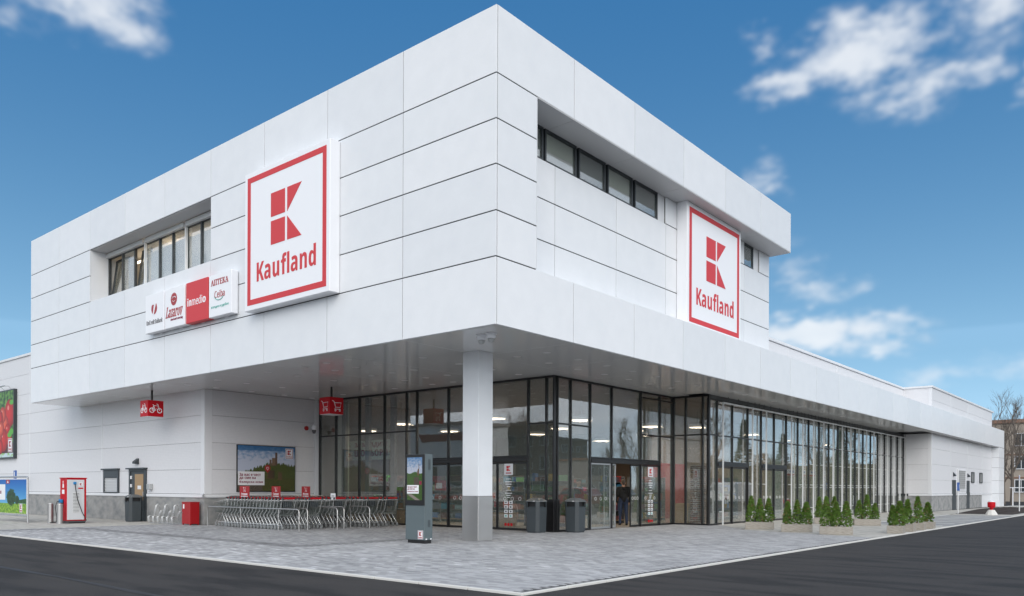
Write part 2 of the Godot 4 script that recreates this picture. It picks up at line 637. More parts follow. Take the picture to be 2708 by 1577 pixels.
# ---------------------------------------------------------------- ground
func in_building(x: float, z: float) -> bool:
	if z < ZW and x < XE:
		return true
	if z < ZG and x < XG:
		return true
	if z < -15.0 and x < XP:
		return true
	return false

# where the grey stones stop and the pale slabs of the terrace begin
func terrace_edge(x: float) -> float:
	if x < 0.2:
		return lerpf(-15.8, -12.95, clampf((x + 2.2) / 2.4, 0.0, 1.0))
	return lerpf(-12.95, -11.35, clampf((x - 0.2) / 4.65, 0.0, 1.0))

func sheet(called: String, poly: Array, y: float, material: Material, thick := 0.02, parent: Node = null) -> MeshInstance3D:
	var b := MB.new()
	b.prism(poly, Vector3(0, y - thick, 0), Vector3.RIGHT, Vector3(0, 0, -1), Vector3.UP, thick)
	var o := put(called, b.mesh(), material, self if parent == null else parent)
	if parent == null:
		o.set_meta("kind", "structure")
	return o

func build_ground() -> void:
	var V := func(x, z): return Vector2(x, -z)
	sheet("ground", [V.call(-400, 300), V.call(400, 300), V.call(400, -500), V.call(-400, -500)], -0.07, M.earth, 0.5)
	sheet("road", [V.call(-70, 60), V.call(60, 60), V.call(60, -120), V.call(-70, -120)], -0.032, M.asphalt, 0.03)
	# the tarred joint between two lanes of asphalt
	var seam := MB.new()
	for k in 30:
		var w0 := 0.05 + 0.02 * sin(k * 2.3)
		var w1 := 0.05 + 0.02 * sin((k + 1) * 2.3)
		var a := Vector3(-16.0 + k * 1.4, -0.028, 8.25 + 0.03 * sin(k * 1.7))
		var c := Vector3(-16.0 + (k + 1) * 1.4, -0.028, 8.25 + 0.03 * sin((k + 1) * 1.7))
		seam.quad(a + Vector3(0, 0, w0), c + Vector3(0, 0, w1), c - Vector3(0, 0, w1), a - Vector3(0, 0, w0))
	put("road_seam", seam.mesh(), M.rubber, self).set_meta("kind", "structure")
	# the pavement: bed, loose stones, bands
	var pave := Node3D.new()
	pave.name = "pavement"
	pave.set_meta("kind", "structure")
	add_child(pave)
	sheet("bed", [V.call(-17.6, KZ), V.call(KX, KZ), V.call(KX, -11.3), V.call(0.2, -12.9), V.call(-2.2, -15.8), V.call(-2.3, -15.0), V.call(-3.8, -15.0), V.call(-3.8, -7.2), V.call(-16.0, -7.2), V.call(-16.0, -2.1), V.call(-17.6, -2.1)], -0.006, M.paving_bed, 0.2, pave)
	var LP := 0.2
	var WP := 0.1
	var J := 0.009
	var list := []
	var r := RandomNumberGenerator.new()
	r.seed = 3
	var patch := FastNoiseLite.new()
	patch.frequency = 0.35
	patch.fractal_octaves = 4
	patch.seed = 9
	var row := 0
	var z := KZ - 0.002 - WP * 0.5
	while z > -15.9:
		var x := KX - (0.1 if row % 2 else 0.2) + 0.098
		if row % 2 == 0:
			x -= 0.0
		while x > -17.6:
			x -= LP
			if x + LP * 0.5 > KX or x < -17.55:
				continue
			if in_building(x - 0.1, z - 0.05) or z < terrace_edge(x) + 0.06:
				continue
			var g := 0.405 + r.randf_range(-0.10, 0.10)
			var pn := patch.get_noise_2d(x, z)
			g *= 1.0 + 0.16 * pn
			var band := false
			# darker stones: the run along the gutter line and its two returns
			if absf(z - 1.95) < 0.24 and x < -4.3 and x > -17.3:
				band = true
			if absf(x + 4.45) < 0.24 and z < 1.9 and z > -2.2:
				band = true
			if absf(x + 17.0) < 0.26 and z > 1.9:
				band = true
			if band:
				g *= 0.62
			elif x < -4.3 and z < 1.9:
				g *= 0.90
			elif z > 1.9 and r.randf() < 0.12:
				g *= 1.35
			list.append([x, z, g, r.randf_range(-0.0015, 0.0015), r.randf_range(-0.006, 0.006)])
		z -= WP
		row += 1
	list.sort_custom(func(p, q): return Vector2(p[0] - CAM.x, p[1] - CAM.z).length_squared() < Vector2(q[0] - CAM.x, q[1] - CAM.z).length_squared())
	var b := MB.new()
	b.colored = true
	var hx := LP * 0.5 - J * 0.5
	var hz := WP * 0.5 - J * 0.5
	var single := cbm(Vector3(hx * 2, 0.06, hz * 2), 0.003)
	for i in list.size():
		var p: Array = list[i]
		if i < 300:
			var k := 0 if p[2] > 0.37 else 1
			if p[2] > 0.435:
				k = 2
			var o := put("paver", single, M["paver_loose%d" % k], pave, Vector3(p[0], -0.03 + p[3], p[1]))
			o.rotation.z = p[4] * 0.5
			continue
		var g: float = p[2]
		var col := Color(g, g, g * 1.012)
		var y: float = p[3]
		var tx: float = p[4] * hx * 0.5
		var c := Vector3(p[0], 0, p[1])
		var e := 0.004
		var t0 := c + Vector3(-hx + e, y - tx, hz - e)
		var t1 := c + Vector3(hx - e, y + tx, hz - e)
		var t2 := c + Vector3(hx - e, y + tx, -hz + e)
		var t3 := c + Vector3(-hx + e, y - tx, -hz + e)
		var q0 := c + Vector3(-hx, -0.012, hz)
		var q1 := c + Vector3(hx, -0.012, hz)
		var q2 := c + Vector3(hx, -0.012, -hz)
		var q3 := c + Vector3(-hx, -0.012, -hz)
		b.quad(t0, t1, t2, t3, col)
		b.quad(q0, q1, t1, t0, col)
		b.quad(q1, q2, t2, t1, col)
		b.quad(q2, q3, t3, t2, col)
		b.quad(q3, q0, t0, t3, col)
	put("stones", b.mesh(), M.paver, pave, Vector3.ZERO, "stuff")
	# kerb stones
	var kerb := Node3D.new()
	kerb.name = "kerb"
	kerb.set_meta("kind", "structure")
	add_child(kerb)
	var x := KX + 0.06
	while x > -46.0:
		slab("kerb_stone", Vector3(x - 0.985, -0.14, KZ), Vector3(x, 0.004 + r.randf_range(-0.002, 0.002), KZ + 0.06), M.kerb_stone, kerb, 0.008)
		x -= 1.0
	z = KZ - 0.003
	while z > -70.0:
		slab("kerb_stone", Vector3(KX, -0.14, z - 0.985), Vector3(KX + 0.06, 0.004 + r.randf_range(-0.002, 0.002), z), M.kerb_stone, kerb, 0.008)
		z -= 1.0
	# pale terrace on the entrance side, charging bay apron on the street side
	sheet("terrace", [V.call(KX - 0.004, -11.32), V.call(KX - 0.004, -21.0), V.call(1.6, -21.0), V.call(1.6, -38.0), V.call(-0.6, -43.3), V.call(-2.3, -43.3), V.call(-2.3, -15.85), V.call(0.2, -12.95)], -0.001, M.pale_slabs, 0.2)
	sheet("apron", [V.call(-45, KZ - 0.003), V.call(-17.62, KZ - 0.003), V.call(-17.62, -2.1), V.call(-45, -2.1)], -0.002, M.pale_slabs, 0.2)
	# parking bays beside the terrace
	sheet("parking", [V.call(KX - 0.004, -21.01), V.call(KX - 0.004, -37.2), V.call(1.61, -37.2), V.call(1.61, -21.01)], -0.003, M.concrete, 0.2)
	var marks := Node3D.new()
	marks.name = "parking_marking"
	marks.set_meta("kind", "structure")
	add_child(marks)
	for i in 8:
		var zz := -21.6 - i * 2.15
		slab("stripe", Vector3(1.75, -0.002, zz - 0.12), Vector3(4.5, 0.0015, zz), M.paint_white, marks, 0.0)
	slab("stripe", Vector3(1.66, -0.002, -37.0), Vector3(1.74, 0.0015, -21.3), M.paint_white, marks, 0.0)

# ---------------------------------------------------------------- the supermarket
var shop: Node3D
var bar := 0.028   # half the width of a glazing bar

func cassette(parent: Node, a: Vector3, b: Vector3, axis: int, called := "panel") -> void:
	# a white cassette filling the rectangle a-b, with a slim upright joint and a wider level joint round it
	var gv := 0.010
	var gh := 0.014
	var lo := Vector3(minf(a.x, b.x), minf(a.y, b.y), minf(a.z, b.z))
	var hi := Vector3(maxf(a.x, b.x), maxf(a.y, b.y), maxf(a.z, b.z))
	lo.y += gh
	hi.y -= gh
	var t := 2 if axis == 0 else 0
	lo[t] += gv
	hi[t] -= gv
	var m: Material = M["cassette%d" % rng.randi_range(0, 2)]
	slab(called, lo, hi, m, parent, 0.002)

func sandwich(parent: Node, a: Vector3, b: Vector3, axis: int) -> void:
	var lo := Vector3(minf(a.x, b.x), minf(a.y, b.y), minf(a.z, b.z))
	var hi := Vector3(maxf(a.x, b.x), maxf(a.y, b.y), maxf(a.z, b.z))
	lo.y += 0.004
	hi.y -= 0.004
	var t := 2 if axis == 0 else 0
	lo[t] += 0.004
	hi[t] -= 0.004
	slab("panel", lo, hi, M["ribbed%d" % rng.randi_range(0, 2)], parent, 0.004)

func pane(parent: Node, a: Vector3, b: Vector3, material: Material = null) -> void:
	var lo := Vector3(minf(a.x, b.x), minf(a.y, b.y), minf(a.z, b.z))
	var hi := Vector3(maxf(a.x, b.x), maxf(a.y, b.y), maxf(a.z, b.z))
	var sz := hi - lo
	var k := sz.min_axis_index()
	var key := "pane %.3f %.3f %.3f" % [sz.x, sz.y, sz.z]
	if not mesh_cache.has(key):
		var two := MB.new()
		var t := sz
		t[k] = sz[k] * 0.2
		var off := Vector3.ZERO
		off[k] = sz[k] * 0.4
		two.box(off, t)
		two.box(Vector3.ZERO, t)
		two.box(-off, t)
		mesh_cache[key] = two.mesh()
	put("pane", mesh_cache[key], M.glass if material == null else material, parent, (lo + hi) * 0.5)

# glazing in a plane: cells between upright positions us, with level bars at the heights given per cell
func glaze(parent: Node, axis: int, at: float, us: Array, bars: Array, y0: float, y1: float, skip_low := []) -> void:
	var P := func(u: float, y: float, off: float) -> Vector3: return Vector3(u, y, at + off) if axis == 2 else Vector3(at + off, y, u)
	for i in us.size():
		var key := "mullion %d %.2f %.2f" % [axis, at, us[i]]
		if taken.has(key):
			continue
		taken[key] = 0
		slab("mullion", P.call(us[i] - bar, 0.0, -0.09), P.call(us[i] + bar, y1, 0.03), M.black_frame, parent, 0.004)
	for i in us.size() - 1:
		var ua: float = maxf(us[i], us[i + 1]) - bar
		var ub: float = minf(us[i], us[i + 1]) + bar
		var ys: Array = [y0] + bars[i] + [y1]
		for j in ys.size():
			var y: float = ys[j]
			var hh := 0.025
			if j == 0:
				if skip_low.has(i):
					continue
				slab("transom", P.call(ua, 0.002, -0.08), P.call(ub, 0.06, 0.024), M.black_frame, parent, 0.004)
			elif j == ys.size() - 1:
				slab("transom", P.call(ua, y1 - 0.07, -0.08), P.call(ub, y1, 0.024), M.black_frame, parent, 0.004)
			else:
				slab("transom", P.call(ua, y - hh, -0.08), P.call(ub, y + hh, 0.024), M.black_frame, parent, 0.004)
		for j in ys.size() - 1:
			if j == 0 and skip_low.has(i):
				continue
			var ya: float = 0.06 if j == 0 else float(ys[j]) + 0.025
			var yb: float = y1 - 0.07 if j == ys.size() - 2 else float(ys[j + 1]) - 0.025
			pane(parent, P.call(ua, ya, -0.034), P.call(ub, yb, -0.014))

func door_leaf(door: Node, axis: int, at: float, u0: float, u1: float, y1: float, frame: Material) -> void:
	var P := func(u: float, y: float, off: float) -> Vector3: return Vector3(u, y, at + off) if axis == 2 else Vector3(at + off, y, u)
	var leaf := part("leaf", door)
	var a := maxf(u0, u1)
	var b := minf(u0, u1)
	var m := MB.new()
	for r in [[a - 0.035, a, 0.012, y1], [b, b + 0.035, 0.012, y1], [b + 0.035, a - 0.035, 0.012, 0.075], [b + 0.035, a - 0.035, y1 - 0.05, y1]]:
		m.span(P.call(r[0], r[2], -0.02), P.call(r[1], r[3], 0.02))
	put("frame", m.mesh(), frame, leaf)
	pane(leaf, P.call(b + 0.035, 0.075, -0.006), P.call(a - 0.035, y1 - 0.05, 0.006))
	# round warning decals at hand height
	for k in 3:
		var u := lerpf(b, a, 0.25 + 0.25 * k)
		var c := MB.new()
		var hold: Vector3 = P.call(u, 1.05, 0.010)
		var ring := []
		for i in 13:
			var t := TAU * i / 12.0
			ring.append(hold + P.call(0.0 + cos(t) * 0.055, sin(t) * 0.055, 0.0) - P.call(0.0, 0.0, 0.0))
		c.tube(ring, 0.006, 4)
		put("decal", c.mesh(), M.print_white, leaf)

func build_supermarket() -> void:
	shop = thing("supermarket_building", "white panel clad supermarket with overhanging upper floor and glazed entrance", "building")
	# hidden structure behind the cladding
	var core := MB.new()
	core.span(Vector3(-26.93, 5.10, -17.35), Vector3(-21.0, 12.125, -0.014))
	core.span(Vector3(-11.98, 5.10, -17.35), Vector3(-1.05, 12.125, -0.014))
	core.span(Vector3(-21.0, 5.10, -17.35), Vector3(-11.98, 8.55, -0.014))
	core.span(Vector3(-21.0, 10.68, -17.35), Vector3(-11.98, 12.125, -0.014))
	core.span(Vector3(-21.0, 8.55, -17.35), Vector3(-11.98, 10.68, -5.0))
	core.span(Vector3(-1.05, 5.10, -1.44), Vector3(-0.014, 12.125, -0.014))
	core.span(Vector3(-1.05, 10.68, -17.46), Vector3(-0.014, 12.125, -1.44))
	core.span(Vector3(-1.05, 5.10, -64.8), Vector3(-0.014, 6.50, -1.44))
	core.span(Vector3(-2.1, 5.10, Z2), Vector3(-1.05, 6.50, -17.35))
	put("wall_core", core.mesh(), M.substructure, shop)
	# street facade: nine columns, six rows, the strip window left open
	var fa := part("street_facade", shop)
	for i in 9:
		for j in 6:
			if i >= 4 and i <= 6 and (j == 3 or j == 4):
				continue
			cassette(fa, Vector3(XL[i] - (0.0 if i else 0.0), YS[j], -0.04), Vector3(XL[i + 1], YS[j + 1], 0.0), 2)
	# entrance facade: corner strip, top band, canopy band
	var fb := part("entrance_facade", shop)
	for j in range(1, 5):
		cassette(fb, Vector3(-0.04, YS[j], -0.042), Vector3(0.0, YS[j + 1], -1.46), 0)
	for i in 6:
		cassette(fb, Vector3(-0.04, YS[5], ZR[i] - (0.042 if i == 0 else 0.0)), Vector3(0.0, YS[6], ZR[i + 1]), 0)
	# return edge of the corner strip
	slab("edge_strip", Vector3(-0.95, 6.57, -1.475), Vector3(-0.002, 10.60, -1.462), M.cassette1, fb, 0.002)
	var cf := part("canopy_band", shop)
	var zz := []
	for e in ZR:
		zz.append(e)
	zz.append(-20.42)
	zz.append(-23.30)
	while zz[-1] > -66.0:
		zz.append(float(zz[-1]) - 2.94)
	for i in zz.size() - 1:
		cassette(cf, Vector3(-0.04, YS[0], float(zz[i]) - (0.042 if i == 0 else 0.0)), Vector3(0.0, YS[1], zz[i + 1]), 0)
	slab("capping", Vector3(-1.0, 6.52, -17.34), Vector3(-0.045, 6.543, -1.48), M.trim_white, cf, 0.002)
	slab("capping", Vector3(XP + 0.02, 6.52, -67.3), Vector3(-0.045, 6.543, -17.36), M.trim_white, cf, 0.002)
	slab("capping", Vector3(-26.9, 12.10, -17.45), Vector3(-0.05, 12.136, -0.05), M.roof_felt, cf, 0.002)
	# soffit of the top band
	var ts := part("upper_soffit", shop)
	for i in 6:
		slab("panel", Vector3(-0.99, 10.60, minf(ZR[i], -1.47) - 0.006), Vector3(-0.002, 10.625, ZR[i + 1] + 0.006), M.soffit_plain, ts, 0.002)
	# recessed upper wall with its strip window
	var rw := part("recessed_wall", shop)
	slab("backing", Vector3(-1.05, 6.5, -17.33), Vector3(-0.935, 10.62, -1.48), M.substructure, rw, 0.0)
	var zc := [-1.48, -3.24, -6.18, -9.06, -11.9, -14.98, -17.34]
	for i in 6:
		for r in [[6.55, 7.69], [7.69, 8.75], [8.75, 9.75]]:
			cassette(rw, Vector3(-0.84, r[0], zc[i]), Vector3(-0.80, r[1], zc[i + 1]), 0)
	cassette(rw, Vector3(-0.84, 9.75, -9.06), Vector3(-0.80, 10.60, -14.98), 0)
	cassette(rw, Vector3(-0.84, 9.75, -16.38), Vector3(-0.80, 10.60, -17.34), 0)
	slab("reveal", Vector3(-0.92, 9.76, -9.05), Vector3(-0.85, 10.60, -8.64), M.trim_white, rw, 0.002)
	slab("reveal", Vector3(-0.92, 9.76, -16.37), Vector3(-0.85, 10.60, -15.90), M.trim_white, rw, 0.002)
	slab("gasket", Vector3(-0.93, 6.56, -17.32), Vector3(-0.814, 9.74, -1.49), M.substructure, rw, 0.0)
	var sw := [[-1.50, -2.78, 0.10], [-2.86, -4.24, 0.30], [-4.36, -5.66, 0.06], [-5.78, -7.12, 0.28], [-7.25, -8.60, 0.05], [-15.0, -15.88, 0.0]]
	for w in sw:
		var wn := part("window", rw)
		var fr := MB.new()
		fr.span(Vector3(-0.93, 9.76, w[0]), Vector3(-0.83, 10.60, float(w[0]) - 0.055))
		fr.span(Vector3(-0.93, 9.76, float(w[1]) + 0.055), Vector3(-0.83, 10.60, w[1]))
		fr.span(Vector3(-0.93, 9.76, float(w[0]) - 0.055), Vector3(-0.83, 9.80, float(w[1]) + 0.055))
		fr.span(Vector3(-0.93, 10.54, float(w[0]) - 0.055), Vector3(-0.83, 10.60, float(w[1]) + 0.055))
		put("frame", fr.mesh(), M.anthracite, wn)
		pane(wn, Vector3(-0.875, 9.80, float(w[0]) - 0.055), Vector3(-0.865, 10.54, float(w[1]) + 0.055))
		slab("blind", Vector3(-0.925, 9.80, float(w[0]) - 0.06), Vector3(-0.915, 9.80 + maxf(0.02, float(w[2])), float(w[1]) + 0.06), M.blind, wn, 0.0)
		slab("shade", Vector3(-0.925, 9.81 + float(w[2]), float(w[0]) - 0.06), Vector3(-0.918, 10.54, float(w[1]) + 0.06), M.shop_green if float(w[2]) > 0.2 else M.grey_fin, wn, 0.0)
	# strip window of the street facade
	var sf := part("strip_window", shop)
	slab("reveal", Vector3(-20.975, 8.61, -0.80), Vector3(-20.955, 10.61, -0.045), M.cassette1, sf, 0.0)
	slab("reveal", Vector3(-12.02, 8.61, -0.80), Vector3(-12.0, 10.61, -0.045), M.cassette1, sf, 0.0)
	for i in 3:
		slab("head_panel", Vector3(XL[4 + i] - 0.006, 10.61, -0.80), Vector3(XL[5 + i] + 0.006, 10.63, -0.045), M.soffit_plain, sf, 0.0)
	slab("sill", Vector3(-20.95, 8.575, -0.80), Vector3(-12.02, 8.598, -0.045), M.trim_white, sf, 0.0)
	var xs := [-20.93, -19.77, -18.75, -17.95, -16.82, -15.84, -14.9, -13.89, -12.95, -12.04]
	for i in xs.size():
		slab("mullion", Vector3(xs[i] - 0.035, 8.60, -0.80), Vector3(xs[i] + 0.035, 10.44, -0.70), M.anthracite, sf, 0.003)
	for x in [-17.80, -14.82]:
		slab("pier", Vector3(x - 0.028, 8.60, -0.72), Vector3(x + 0.028, 10.60, -0.63), M.aluminium, sf, 0.003)
	slab("transom", Vector3(-20.95, 10.40, -0.80), Vector3(-12.02, 10.46, -0.71), M.anthracite, sf, 0.003)
	for r in [[-20.93, -17.90], [-17.72, -14.90], [-14.74, -12.05]]:
		slab("blind_box", Vector3(r[0], 10.42, -0.74), Vector3(r[1], 10.58, -0.60), M.aluminium, sf, 0.004)
	for i in xs.size() - 1:
		if i == 0 or i == 2:
			var tw := part("tilted_window", sf)
			var hw := 0.5 * absf(xs[i + 1] - xs[i]) - 0.04
			var fr := MB.new()
			for r in [[-hw, -hw + 0.07, 0.0, 1.78], [hw - 0.07, hw, 0.0, 1.78], [-hw + 0.07, hw - 0.07, 0.0, 0.07], [-hw + 0.07, hw - 0.07, 1.71, 1.78]]:
				fr.span(Vector3(r[0], r[2], -0.03), Vector3(r[1], r[3], 0.03))
			put("frame", fr.mesh(), M.anthracite, tw)
			pane(tw, Vector3(-hw + 0.07, 0.07, -0.006), Vector3(hw - 0.07, 1.71, 0.006))
			tw.position = Vector3((xs[i] + xs[i + 1]) * 0.5, 8.62, -0.78)
			tw.rotation.x = -0.13
		else:
			pane(sf, Vector3(xs[i] - 0.035, 8.60, -0.76), Vector3(xs[i + 1] + 0.035, 10.40, -0.745))
		if i >= 3:
			slab("blind", Vector3(xs[i] - 0.05, 8.62, -0.87), Vector3(xs[i + 1] + 0.05, 10.12 + 0.02 * (i % 3), -0.86), M.blind, sf, 0.0)
	var up := part("office", shop)
	slab("back_wall", Vector3(-20.95, 8.56, -4.98), Vector3(-12.02, 10.66, -4.9), M.room_white, up, 0.0)
	slab("room_ceiling", Vector3(-20.95, 10.63, -4.9), Vector3(-12.02, 10.67, -0.82), M.room_white, up, 0.0)
	slab("room_floor", Vector3(-20.95, 8.551, -4.9), Vector3(-12.02, 8.57, -0.82), M.wood, up, 0.0)
	slab("side_wall", Vector3(-20.99, 8.57, -4.9), Vector3(-20.95, 10.62, -0.82), M.room_white, up, 0.0)
	slab("lamp_strip", Vector3(-20.6, 10.36, -1.66), Vector3(-14.0, 10.42, -1.58), M.lamp_glow, up, 0.0)
	var ol := OmniLight3D.new()
	ol.name = "office_lamp"
	ol.position = Vector3(-17.5, 10.2, -1.7)
	ol.light_energy = 0.35
	ol.light_color = Color(1, 0.9, 0.75)
	ol.light_size = 0.3
	ol.omni_range = 12.0
	ol.omni_attenuation = 2.0
	ol.shadow_enabled = true
	add_child(ol)

	# canopy soffit
	var so := part("canopy_soffit", shop)
	var strips := []
	for i in 9:
		var x0: float = XL[i]
		var x1: float = XL[i + 1]
		if x1 < XE - 0.1:
			if x0 > XE:
				strips.append([x0, XE, 0.0, ZG])
				strips.append([XE, x1, 0.0, ZW])
			else:
				strips.append([x0, x1, 0.0, ZW])
		elif i > 0:
			strips.append([x0, x1, 0.0, ZG])
	for i in zz.size() - 1:
		var z0: float = zz[i]
		var z1: float = zz[i + 1]
		var edge := -3.04
		if z1 < -15.0:
			edge = XP
		if z1 < Z2 - 0.5:
			edge = XW
		strips.append([0.0, edge, z0, maxf(z1, -64.9)])
		if i >= 2 and z0 > -15.0:
			strips.append([-3.04, XG, maxf(-15.0, minf(z0, ZG)), maxf(-15.0, z1)])
	for s in strips:
		if absf(s[2] - s[3]) < 0.02:
			continue
		slab("panel", Vector3(s[0] - 0.004 - (0.042 if s[0] == 0.0 else 0.0), S + 0.002, s[2] - 0.004 - (0.042 if s[2] == 0.0 else 0.0)), Vector3(s[1] + 0.004, S + 0.03, s[3] + 0.004), M.soffit, so, 0.002)
	# recessed downlights
	var ring := MB.new()
	ring.lathe(Vector3.ZERO, [Vector2(0.085, 0.03), Vector2(0.085, 0.0), Vector2(0.115, -0.006), Vector2(0.12, 0.0)], 16)
	ring.lathe(Vector3.ZERO, [Vector2(0.0, 0.0), Vector2(0.085, 0.0)], 16)
	var rm := ring.mesh()
	var spots := []
	for x in [-4.55, -6.45, -7.45, -8.47, -10.42, -13.4, -15.4]:
		for z in [-1.05, -2.15, -3.6, -5.05, -6.35]:
			if x == -4.55 and z == -1.05:
				continue
			spots.append([x, z])
	for x in [-1.36, -2.4]:
		for k in 7:
			spots.append([x, -3.65 - k * 1.46])
	for k in 5:
		spots.append([-1.2, -16.0 - k * 2.9])
	for p in spots:
		put("downlight", rm, M.lamp_rim, so, Vector3(p[0], S + 0.001, p[1]))

	# street side wall in ribbed panels, under the overhang and beyond it
	var lw := part("street_wall", shop)
	slab("backing", Vector3(-60, 0.0, ZW - 0.4), Vector3(XE - 0.06, ROOF - 0.05, ZW - 0.07), M.substructure, lw, 0.0)
	var seams := [XE - 0.26, -24.61, -32.92, -41.2, -49.5, -57.8]
	var ry := [1.14, 2.06, 3.06, 4.07, 5.08, 6.09, 7.10, 8.02]
	for i in seams.size() - 1:
		for j in ry.size() - 1:
			if seams[i + 1] > -30.0 and ry[j] > 5.05:
				continue
			sandwich(lw, Vector3(seams[i], ry[j], ZW - 0.06), Vector3(seams[i + 1], ry[j + 1], ZW), 2)
	slab("corner_trim", Vector3(XE - 0.255, 1.14, ZW - 0.05), Vector3(XE + 0.006, S, ZW + 0.006), M.trim_white, lw, 0.004)
	slab("corner_trim", Vector3(XE - 0.05, 1.14, ZW - 0.30), Vector3(XE + 0.006, S, ZW - 0.051), M.trim_white, lw, 0.004)
	for x in [-24.61, -32.92, -41.2]:
		slab("joint_cover", Vector3(x - 0.05, 1.15, ZW - 0.001), Vector3(x + 0.05, S - 0.01 if x > -26.0 else 8.02, ZW + 0.010), M.trim_white, lw, 0.003)
	slab("coping", Vector3(-60, 8.02, ZW - 0.45), Vector3(-27.0, 8.14, ZW + 0.06), M.trim_white, lw, 0.006)
	var plx := [[XE + 0.012, -20.44], [-21.98, -26.6], [-26.61, -31.0], [-31.01, -35.4], [-35.41, -39.8], [-39.81, -44.2], [-44.21, -60.0]]
	for r in plx:
		slab("plinth", Vector3(r[0], 0.0, ZW - 0.06), Vector3(r[1], 1.0, ZW + 0.012), M.concrete, lw, 0.006)
	for r in [[XE + 0.05, -20.42], [-22.0, -60.0]]:
		slab("flashing", Vector3(r[0], 1.0, ZW - 0.05), Vector3(r[1], 1.13, ZW + 0.05), M.trim_white, lw, 0.02)
	# side wall of the trolley bay
	var bw := part("bay_wall", shop)
	slab("backing", Vector3(XE - 0.4, 0.0, ZG - 0.1), Vector3(XE - 0.07, S + 0.02, ZW - 0.1), M.substructure, bw, 0.0)
	for j in 4:
		sandwich(bw, Vector3(XE - 0.06, ry[j], ZW - 0.30), Vector3(XE, minf(ry[j + 1], S), ZG + 0.22), 0)
	slab("corner_trim", Vector3(XE - 0.05, 0.0, ZG + 0.215), Vector3(XE + 0.03, S, ZG + 0.03), M.trim_white, bw, 0.004)
	slab("plinth", Vector3(XE - 0.06, 0.0, ZW - 0.062), Vector3(XE + 0.012, 1.0, ZG + 0.22), M.concrete, bw, 0.006)
	slab("flashing", Vector3(XE - 0.05, 1.0, ZW + 0.05), Vector3(XE + 0.05, 1.13, ZG + 0.22), M.trim_white, bw, 0.02)
	# louvre
	var lv := part("louvre", shop)
	var lf := MB.new()
	for r in [[-24.35, -24.24, 1.13, 2.12], [-23.01, -22.90, 1.13, 2.12], [-24.24, -23.01, 1.78, 2.12], [-24.24, -23.01, 1.13, 1.18]]:
		lf.span(Vector3(r[0], r[2], ZW - 0.02), Vector3(r[1], r[3], ZW + 0.06))
	lf.span(Vector3(-24.42, 2.12, ZW - 0.02), Vector3(-22.86, 2.18, ZW + 0.14))
	put("frame", lf.mesh(), M.anthracite, lv)
	for k in 9:
		var o := slab("slat", Vector3(-24.24, 1.0, -0.004), Vector3(-23.01, 1.068, 0.004), M.aluminium, lv, 0.002)
		o.position = Vector3(-23.625, 1.215 + k * 0.066, ZW + 0.025)
		o.rotation.x = -0.6
	# service door on the street side
	var sd := part("service_door", shop)
	var dfm := MB.new()
	dfm.span(Vector3(-21.95, 0.0, ZW - 0.02), Vector3(-21.82, 2.12, ZW + 0.05))
	dfm.span(Vector3(-20.57, 0.0, ZW - 0.02), Vector3(-20.45, 2.12, ZW + 0.05))
	dfm.span(Vector3(-21.82, 2.04, ZW - 0.02), Vector3(-20.57, 2.12, ZW + 0.05))
	dfm.span(Vector3(-22.02, 2.12, ZW - 0.02), Vector3(-20.40, 2.18, ZW + 0.16))
	put("frame", dfm.mesh(), M.anthracite, sd)
	slab("leaf", Vector3(-21.82, 0.01, ZW - 0.02), Vector3(-20.57, 2.04, ZW + 0.02), M.graphite, sd, 0.004)
	slab("vision_panel", Vector3(-21.45, 0.85, ZW + 0.02), Vector3(-20.72, 1.92, ZW + 0.027), M.wood, sd, 0.0)
	slab("notice", Vector3(-21.20, 1.30, ZW + 0.028), Vector3(-20.90, 1.45, ZW + 0.032), M.print_white, sd, 0.0)
	for y in [1.72, 1.38]:
		slab("hinge", Vector3(-21.80, y, ZW + 0.02), Vector3(-21.70, y + 0.13, ZW + 0.06), M.print_white, sd, 0.004)
	slab("handle", Vector3(-20.70, 1.0, ZW + 0.02), Vector3(-20.66, 1.2, ZW + 0.06), M.steel, sd, 0.004)
	var lm := MB.new()
	lm.prism([Vector2(0, 0), Vector2(0.17, 0.02), Vector2(0.17, 0.10), Vector2(0.0, 0.24)], Vector3(-21.38, 2.33, ZW), Vector3.BACK, Vector3.UP, Vector3.RIGHT, 0.24)
	put("wall_lamp", lm.mesh(), M.anthracite, shop)
	var kb := part("key_box", shop)
	slab("case", Vector3(-20.18, 1.29, ZW + 0.001), Vector3(-19.93, 1.52, ZW + 0.16), M.silver_plastic, kb, 0.01)
	slab("call_button", Vector3(-20.36, 1.33, ZW + 0.001), Vector3(-20.28, 1.48, ZW + 0.05), M.silver_plastic, kb, 0.005)
	# wall camera and siren in the trolley bay
	var wc := part("wall_camera", shop)
	var cm := MB.new()
	cm.lathe(Vector3(XE + 0.16, 3.62, -6.78), [Vector2(0.0, 0.0), Vector2(0.055, 0.02), Vector2(0.075, 0.09), Vector2(0.085, 0.16)], 14)
	put("dome", cm.mesh(), M.ink_grey, wc)
	cm = MB.new()
	cm.lathe(Vector3(XE + 0.16, 3.78, -6.78), [Vector2(0.085, 0.0), Vector2(0.095, 0.03), Vector2(0.09, 0.14), Vector2(0.05, 0.2), Vector2(0, 0.21)], 14)
	cm.span(Vector3(XE + 0.001, 3.86, -6.83), Vector3(XE + 0.13, 3.95, -6.73))
	put("housing", cm.mesh(), M.sign_white, wc)
	cm = MB.new()
	cm.lathe(Vector3.ZERO, [Vector2(0.09, 0.0), Vector2(0.09, 0.06), Vector2(0.04, 0.09), Vector2(0, 0.09)], 14)
	var sir := put("siren", cm.mesh(), M.box_red, shop, Vector3(XE + 0.001, 3.84, -6.50))
	sir.rotation.z = -PI / 2

	# entrance glazing
	var T := 3.52
	var eg := part("bay_glazing", shop)
